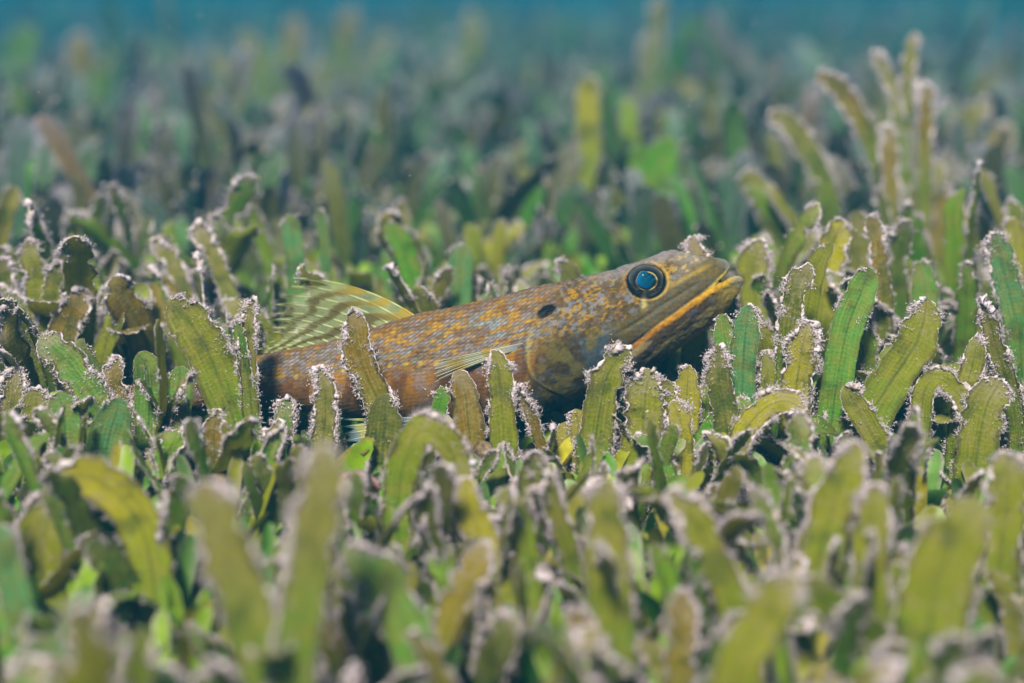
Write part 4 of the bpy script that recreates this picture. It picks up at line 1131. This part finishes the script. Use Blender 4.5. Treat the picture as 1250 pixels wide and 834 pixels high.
HB = np.array(HERO_BASES)
CELL = 0.0185
cands = []
for iy in range(int(0.17 / CELL), int(0.70 / CELL)):
    for ix in range(-40, 41):
        x = (ix + 0.5 * (iy % 2) + R_.uniform(-0.42, 0.42)) * CELL; y = (iy + R_.uniform(-0.42, 0.42)) * CELL
        X, Y, d = proj(np.array([x, y, 0.03]))
        if d < 0.21 or X < -160 or X > 1410 or Y > 1080: continue
        if len(HB) and np.min(np.hypot(HB[:, 0] - x, HB[:, 1] - y)) < 0.0055: continue
        cands.append((d, x, y, float(X), float(Y)))
cands.sort()
shoots, spare = [], []
LIMIT = 300 - len(HEROES)
for d, x, y, X, Y in cands:
    gz = float(ground_z(x, y))
    nl = R_.choice([4, 5, 5, 6])
    patch = float(fbm(x * 28 + 5, y * 28 + 5, 88, 2))
    leaves = []
    rz0 = R_.gauss(0, 0.8)
    for q_ in range(nl):
        for tr_ in range(4):
            vi = R_.randrange(len(VARS)); lm, fm, P0, am, L = VARS[vi]
            sc = R_.uniform(0.66, 1.18) * (0.82 + 0.4 * patch) * (1, 0.85, 0.68, 0.5)[tr_]
            if 0.30 < d < 0.43: sc *= 0.90
            rz = rz0 + R_.gauss(0, 0.55); tx = R_.gauss(0, 0.20); ty = (q_ - (nl - 1) / 2) * 0.19 + R_.gauss(0, 0.20)
            ox, oy = R_.gauss(0, 0.0038), R_.gauss(0, 0.0038)
            Rm = Matrix.Rotation(rz, 3, 'Z') @ Matrix.Rotation(ty, 3, 'Y') @ Matrix.Rotation(tx, 3, 'X')
            Q = np.array(Rm) @ (P0.T * sc)
            Q = Q.T + np.array([x + ox, y + oy, gz])
            ok = clear_of_fish(Q)
            if ok and D0 - 0.01 < d < 0.53:
                tX, tY, tD = proj(Q)
                if tX[-1] > 320 and tX[-1] < 880 and tY.min() < 318: ok = False
            if ok and d < 0.365:
                tX, tY, tD = proj(Q)
                if tY.min() < (660 if d < 0.305 else 560): ok = False
                if d < 0.352 and tX.min() < 245 and tX.max() > 20 and tY.min() < 700: ok = False
            if ok and d < D0 + 0.006:
                tX, tY, tD = proj(Q)
                if tY.min() < 440 + 150 * (1 - tD.min() / D0) + 40: ok = False
            if ok:
                leaves.append((vi, rz, tx, ty, ox, oy, sc, Q)); break
    if not leaves: continue
    vis = d < 0.66 and -90 < X < 1340 and Y < 1000
    if vis and len(shoots) < LIMIT: shoots.append((x, y, gz, d, X, Y, leaves, patch))
    elif d > 0.56: spare.append((x, y, d))

COLS = ['olive', 'olive', 'olive', 'yellow', 'lime', 'fresh', 'green', 'green', 'brown', 'grey', 'dark', 'lime']
COLW = {'olive': 'olive', 'yellow': 'yellow olive', 'fresh': 'pale green', 'green': 'deep green', 'brown': 'brownish', 'grey': 'grey green', 'dark': 'dark olive', 'lime': 'lime green', 'teal': 'blue green'}
NUMW = {1: 'single-leaf', 2: 'two-leaf', 3: 'three-leaf', 4: 'four-leaf', 5: 'five-leaf', 6: 'six-leaf'}
PLACES = [(105, 'at left edge'), (235, 'under fish tail'), (365, 'left of fish'), (470, 'below dorsal fin'), (570, 'below pectoral fin'), (680, 'below gill cover'),
          (790, 'below eye'), (905, 'below chin'), (1010, 'right of chin'), (1120, 'below long leaf'), (99999, 'at right edge')]
made = []
for x, y, gz, d, X, Y, leaves, patch in shoots:
    root = empty('seagrass_shoot', (x, y, gz))
    cname = R_.choice(COLS)
    if X < 430 and R_.random() < 0.45: cname = R_.choice(['fresh', 'teal', 'green'])
    ams = []; tips = []
    for vi, rz, tx, ty, ox, oy, sc, Q in leaves:
        lm, fm, P0, am, L = VARS[vi]
        lo = bpy.data.objects.new('leaf', lm); COL.objects.link(lo); lo.parent = root
        lo.location = (ox, oy, 0); lo.rotation_euler = (Matrix.Rotation(rz, 3, 'Z') @ Matrix.Rotation(ty, 3, 'Y') @ Matrix.Rotation(tx, 3, 'X')).to_euler()
        lo.scale = (sc, sc, sc)
        c = np.array(PAL[cname]) * 0.7 + np.array(PAL[R_.choice(COLS)]) * 0.3
        c *= R_.uniform(0.8, 1.2)
        lo.color = (*c.tolist(), min(1.0, 0.2 + 0.75 * am * R_.uniform(0.8, 1.15)))
        if fm:
            fo = bpy.data.objects.new('algae_fringe', fm); COL.objects.link(fo); fo.parent = lo; fo['kind'] = 'stuff'
        ams.append(am); tips.append(Q[-1])
    tip = np.mean(tips, axis=0)
    tX, tY, tD = proj(tip)
    lean = (tX - X) if True else 0
    lw = 'leaning left' if lean < -9 else 'leaning right' if lean > 9 else 'upright'
    fw = 'thickly furred' if np.mean(ams) > 0.7 else 'lightly furred' if np.mean(ams) > 0.42 else 'nearly clean'
    row = 'front row' if d < 0.29 else 'foreground' if d < 0.35 else 'near row' if d < D0 else 'back row' if d < 0.49 else 'far row'
    pl = next(p for lim, p in PLACES if tX < lim)
    if d > D0: pl = pl.replace('below', 'beyond').replace('under', 'beyond')
    made.append((root, COLW[cname], fw, NUMW[len(leaves)], lw, row, pl, float(tX)))
ORD = ['leftmost', 'second from left', 'third from left', 'fourth from left', 'fifth from left', 'sixth from left']
by = {}
for t in made:
    by.setdefault(t[1:7], []).append(t)
for key, lst in by.items():
    lst.sort(key=lambda t: t[7])
    for k, t in enumerate(lst):
        lab = f"{t[3]} {t[1]} shoot, {t[2]}, {t[4]}, {t[6]}" + (f", {t[5]}" if t[5] not in ('x',) else '')
        if len(lst) > 1: lab += f", {ORD[min(k, 5)]}"
        tag(t[0], lab, 'seagrass', 'seagrass shoots of the meadow')

# ------------------------------------------------------------------ the far meadow: one mass nobody could count
pts = [(x, y) for x, y, d in spare]
rng = np.random.default_rng(77)
def scatter(d0, d1, cell, wid=0.42):
    n = int((d1 - d0) * (d0 + d1) * wid / cell ** 2)
    y = np.sqrt(rng.uniform(d0 ** 2, d1 ** 2, n)); x = rng.uniform(-wid, wid, n) * y
    return np.stack([x, y], -1)
S = [np.array([(x, y) for x, y, d in spare])] if spare else []
_ps = lambda a: a[fbm(a[:, 0] * 11 + 3, a[:, 1] * 11 + 3, 95, 2) > 0.34]
S += [_ps(a) for a in [scatter(0.695, 1.3, 0.0165), scatter(1.3, 2.4, 0.024), scatter(2.4, 4.2, 0.034), scatter(4.2, 9.0, 0.10)]]
nl = [3, 3, 3, 3, 3][-len(S):]
roots = np.concatenate([np.repeat(s, 3, axis=0) for s in S])
far = np.hypot(roots[:, 0], roots[:, 1])
M = len(roots)
roots = roots + rng.normal(0, 0.004, roots.shape)
gz = ground_z(roots[:, 0], roots[:, 1])
patch = fbm(roots[:, 0] * 11, roots[:, 1] * 11, 91, 2)
big = 1 + 0.9 * sstep(1.3, 4.0, far)
Ln = rng.uniform(0.026, 0.046, M) * (0.30 + 1.6 * patch) * np.where(rng.random(M) < 0.05, 1.5, 1.0) * (1 + 0.4 * sstep(1.2, 3, far))
Wd = rng.uniform(0.0056, 0.0098, M) * big
ROWS, CU_ = 9, np.array([-1.0, -0.8, -0.25, 0.25, 0.8, 1.0])
tt = np.array([0, 0.2, 0.4, 0.58, 0.74, 0.86, 0.94, 0.985, 1.0])
ph = rng.normal(0, 0.22, M)[:, None] + rng.normal(0, 0.32, M)[:, None] * tt ** 2 + np.where(rng.random(M) < 0.12, 1.6, 0)[:, None] * tt ** 3
ps = rng.normal(0, 0.25, M)[:, None] + rng.normal(0, 0.3, M)[:, None] * tt ** 1.5
dirs = np.stack([np.sin(ps), np.sin(ph) * np.cos(ps), np.cos(ph) * np.cos(ps)], -1)
dl = np.diff(np.concatenate([[0], tt]))
Pc = np.cumsum(dirs * dl[None, :, None] * Ln[:, None, None], axis=1)
Wv = np.zeros((M, 3)); az = rng.normal(0, 1.1, M); Wv[:, 0] = np.cos(az); Wv[:, 1] = np.sin(az)
Nv = np.cross(Wv[:, None], dirs)
dtip = (1 - tt)[None] * Ln[:, None]
half = 0.5 * Wd[:, None] * np.sqrt(np.clip(1 - np.clip(1 - dtip / (0.6 * Wd[:, None]), 0, 1) ** 2, 0.02, 1)) * (0.65 + 0.35 * tt[None] ** 0.5)
crust = np.clip(rng.beta(1.7, 1.5, M), 0, 1)
edge_out = (rng.gamma(2.0, 0.00030, (M, ROWS)) * crust[:, None] * big[:, None])
hw_ = half[:, :, None] * CU_[None, None] + np.sign(CU_)[None, None] * (np.abs(CU_) == 1.0)[None, None] * edge_out[:, :, None]
V = roots_3 = np.concatenate([roots, gz[:, None]], 1)[:, None, None] + Pc[:, :, None] + Wv[:, None, None] * hw_[..., None] + Nv[:, :, None] * ((0.18 * (CU_ ** 2)[None, None] * half[:, :, None])[..., None])
V = V + rng.normal(0, 0.00025, V.shape)
palk = ['olive', 'olive', 'yellow', 'fresh', 'green', 'brown', 'grey', 'dark', 'teal', 'lime']
cbase = np.array([PAL[k] for k in palk])[rng.choice(10, M, p=[.14, .10, .04, .14, .20, .03, .10, .08, .15, .02])] * rng.uniform(0.28, 0.68, (M, 1))  # darker than the near leaves: dim distant light painted into the colour
pale = np.array([0.36, 0.28, 0.38])[None] * rng.uniform(0.75, 1.15, (M, 1))  # algae crust, its colour dimmed for the distance too
cr = np.clip(crust[:, None, None] * (0.25 + 0.95 * (np.abs(CU_) == 1.0)[None, None] + 0.55 * tt[None, :, None] ** 6) * (0.35 + 0.65 * tt[None, :, None]) * rng.uniform(0.5, 1.25, (M, ROWS, 6)), 0, 0.95)
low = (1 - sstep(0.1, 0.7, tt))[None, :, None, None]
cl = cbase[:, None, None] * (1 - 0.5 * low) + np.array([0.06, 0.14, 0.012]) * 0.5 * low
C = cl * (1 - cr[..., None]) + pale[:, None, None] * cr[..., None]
i = np.arange(ROWS - 1)[:, None] * 6; j = np.arange(5)[None]
q4 = np.stack([i + j, i + j + 1, i + 6 + j + 1, i + 6 + j], -1).reshape(-1, 4)
F = (np.arange(M)[:, None, None] * (ROWS * 6) + q4[None]).reshape(-1, 4)
nf = far < 0.95
FN = F.reshape(M, -1, 4)[:nf.sum()]
RI, CI = [0, 3, 5, 7, 8], [0, 1, 4, 5]
VF = V[~nf][:, RI][:, :, CI].reshape(-1, 3); CF_ = C[~nf][:, RI][:, :, CI].reshape(-1, 3)
i = np.arange(4)[:, None] * 4; j = np.arange(3)[None]
q5 = np.stack([i + j, i + j + 1, i + 4 + j + 1, i + 4 + j], -1).reshape(-1, 4)
FF = (np.arange((~nf).sum())[:, None, None] * 20 + q5[None]).reshape(-1, 4) + int(nf.sum()) * ROWS * 6
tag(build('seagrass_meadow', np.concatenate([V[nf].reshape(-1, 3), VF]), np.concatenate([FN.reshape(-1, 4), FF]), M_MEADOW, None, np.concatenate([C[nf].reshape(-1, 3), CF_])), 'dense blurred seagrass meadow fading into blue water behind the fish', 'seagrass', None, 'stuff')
# lumps of algae on the nearer leaves of that mass
near = np.where(far < 1.25)[0]
kk = np.repeat(near, 9)
tr_ = rng.beta(2.2, 1.0, len(kk)) * (ROWS - 1); i0 = np.clip(tr_.astype(int), 0, ROWS - 2); f = (tr_ - i0)[:, None]
side = np.where(rng.random(len(kk)) < 0.5, 0, 5)
ctr = V[kk, i0, side] * (1 - f) + V[kk, i0 + 1, side] * f + rng.normal(0, 0.00025, (len(kk), 3))
keep = rng.random(len(kk)) < crust[kk] * 0.8
ctr = ctr[keep]
fv = fuzz(ctr, np.tile([0, 0, 1.0], (len(ctr), 1)), rng.gamma(3, 0.00017, len(ctr)) + 0.00014, rng, hair=0.0)
tag(build('algae_tufts', fv[0], fv[1], M_CRUST, None, fv[2], smooth=False), 'pale algae tufts growing on the blurred meadow leaves', 'algae', None, 'stuff')

# ------------------------------------------------------------------ short young leaves between the shoots
rng = np.random.default_rng(404)
un = 5200
uy = np.sqrt(rng.uniform(0.19 ** 2, 0.66 ** 2, un)); ux = rng.uniform(-0.44, 0.44, un) * uy
uz = ground_z(ux, uy)
UL = rng.uniform(0.011, 0.027, un) * np.where(uy < 0.36, 1.15, 1.0); UW = rng.uniform(0.0035, 0.0062, un)
ut = np.array([0, 0.3, 0.55, 0.75, 0.9, 0.975, 1.0])
uph = rng.normal(0, 0.3, un)[:, None] + rng.normal(0, 0.4, un)[:, None] * ut ** 2
ups = rng.normal(0, 0.3, un)[:, None] + rng.normal(0, 0.3, un)[:, None] * ut
ud = np.stack([np.sin(ups), np.sin(uph) * np.cos(ups), np.cos(uph) * np.cos(ups)], -1)
uP = np.stack([ux, uy, uz - 0.001], -1)[:, None] + np.cumsum(ud * np.diff(np.concatenate([[0], ut]))[None, :, None] * UL[:, None, None], axis=1)
ok = np.ones(un, bool)
qX, qY, qD = proj(uP)
inside = ((qX > -20) & (qX < 925) & (np.abs(qD - fish_d(qX)) < 0.015) & (qY < np.where(qX < 640, BOT(np.clip(qX, 30, 892)), 500) + 8)).any(1)
front = ((qX > 285) & (qX < 925) & (qD < fish_d(qX)) & (qY < YALLOW(np.clip(qX, 280, 930)))).any(1)
ok &= ~inside & ~front
uP, ud, UL, UW, un = uP[ok], ud[ok], UL[ok], UW[ok], int(ok.sum())
ucu = np.array([-1.0, -0.35, 0.35, 1.0])
ua = rng.normal(0, 0.9, un); uW = np.stack([np.cos(ua), np.sin(ua), 0 * ua], -1)
uN = np.cross(uW[:, None], ud)
uh = 0.5 * UW[:, None] * np.sqrt(np.clip(1 - np.clip(1 - (1 - ut)[None] * UL[:, None] / (0.7 * UW[:, None]), 0, 1) ** 2, 0.02, 1))
UV_ = uP[:, :, None] + uW[:, None, None] * (uh[:, :, None] * ucu)[..., None] + uN[:, :, None] * (0.2 * ucu ** 2 * uh[:, :, None])[..., None]
uc = np.array([PAL[k] for k in ('lime', 'green', 'olive', 'fresh', 'yellow')])[rng.choice(5, un, p=[.3, .28, .2, .12, .1])] * rng.uniform(0.75, 1.15, (un, 1))
ucr = np.clip(rng.beta(1.2, 2.2, un)[:, None, None] * (0.15 + 0.85 * (np.abs(ucu) == 1))[None, None] * ut[None, :, None] ** 2 * 1.3, 0, 0.9)
UC = uc[:, None, None] * (1 - ucr[..., None]) + np.array([0.5, 0.4, 0.38]) * ucr[..., None]
i = np.arange(6)[:, None] * 4; j = np.arange(3)[None]
uq = np.stack([i + j, i + j + 1, i + 4 + j + 1, i + 4 + j], -1).reshape(-1, 4)
UF = (np.arange(un)[:, None, None] * 28 + uq[None]).reshape(-1, 4)
tag(build('young_seagrass', UV_.reshape(-1, 3), UF, M_MEADOW, None, UC.reshape(-1, 3)), 'short young green leaves filling the gaps between the seagrass shoots', 'seagrass', None, 'stuff')

# ------------------------------------------------------------------ small things among the leaves
def lump(name, px, py, d, r, pal, label, cat, seed, squash=(1, 1, 1), amp=0.35):
    bm = bmesh.new(); bmesh.ops.create_icosphere(bm, subdivisions=4, radius=1.0)
    P = np.array([v.co[:] for v in bm.verts]); F = np.array([[v.index for v in f.verts] for f in bm.faces]); bm.free()
    n = fbm(P[:, 0] * 2.2 + P[:, 2] * 1.3 + 9, P[:, 1] * 2.2 - P[:, 2] + 9, seed, 3)
    n2 = fbm(P[:, 0] * 5 + 30, P[:, 1] * 5 + P[:, 2] * 5 + 30, seed + 3, 2)
    V = P * (1 + amp * (n - 0.5)[:, None] * 2 + 0.2 * (n2 - 0.5)[:, None]) * np.array(squash) * r
    c = mixc(np.ones((len(P), 3)) * np.array(pal[0]), pal[1], sstep(0.42, 0.6, n2))
    c = mixc(c, pal[2], sstep(0.55, 0.7, n))
    o = build(name, V, F, M_BIT, None, c)
    o.location = at(px, py, d).tolist()
    tag(o, label, cat)
    return o


lump('coralline_algae', 432, 596, D0 - 0.030, 0.0042, [(0.34, 0.20, 0.21), (0.30, 0.13, 0.08), (0.16, 0.08, 0.11)], 'small knobbly pink and orange lump among leaves below the flank', 'algae', 4, (1.2, 0.9, 0.8), 0.5)
lump('brown_ball', 590, 552, D0 - 0.012, 0.0026, [(0.10, 0.06, 0.035), (0.06, 0.035, 0.025), (0.16, 0.10, 0.05)], 'little dark brown ball lodged between leaves under the pectoral fin', 'ball', 8, (1, 1, 1), 0.08)  # a plain small brown ball

# drifting specks in the water
nS = 260
sx = rng.uniform(-20, 1270, nS); sy = rng.uniform(10, 330, nS); sdp = rng.uniform(D0 - 0.03, D0 + 0.25, nS)
sp = at(sx, sy, sdp)
fv = fuzz(sp, np.tile([0, 0, 1.0], (nS, 1)), rng.gamma(2.0, 0.000028, nS) + 0.00004, rng, hair=0.0, pal=np.tile(np.array([[0.42, 0.42, 0.40]]), (6, 1)))
tag(build('drifting_specks', fv[0], fv[1], M_CRUST, None, fv[2]), 'pale specks drifting in the water above the meadow', 'particles', None, 'stuff')

# fallen bits and tufts on the seabed between the shoots
nB = 14000
yb = np.sqrt(rng.uniform(0.16 ** 2, 0.62 ** 2, nB)); xb = rng.uniform(-0.42, 0.42, nB) * yb
cb = np.stack([xb, yb, ground_z(xb, yb) + rng.gamma(1.5, 0.0012, nB)], -1)
fv = fuzz(cb, np.tile([0, 0, 1.0], (nB, 1)), rng.gamma(2.5, 0.00019, nB) + 0.00012, rng, hair=2.0,
          pal=np.array([(0.13, 0.11, 0.03), (0.17, 0.14, 0.06), (0.09, 0.11, 0.015), (0.28, 0.22, 0.18), (0.06, 0.05, 0.015), (0.03, 0.03, 0.012)]))
tag(build('seabed_litter', fv[0], fv[1], M_CRUST, None, fv[2], smooth=False), 'brown litter and algae on the sand between the shoots', 'litter', None, 'stuff')
print('SHOOTS', len(shoots), 'spare', len(spare), 'meadow', M, 'unique tris', sum(sum(p.loop_total - 2 for p in me.polygons) if len(me.polygons) < 10 else len(me.loops) - 2 * len(me.polygons) for me in bpy.data.meshes))
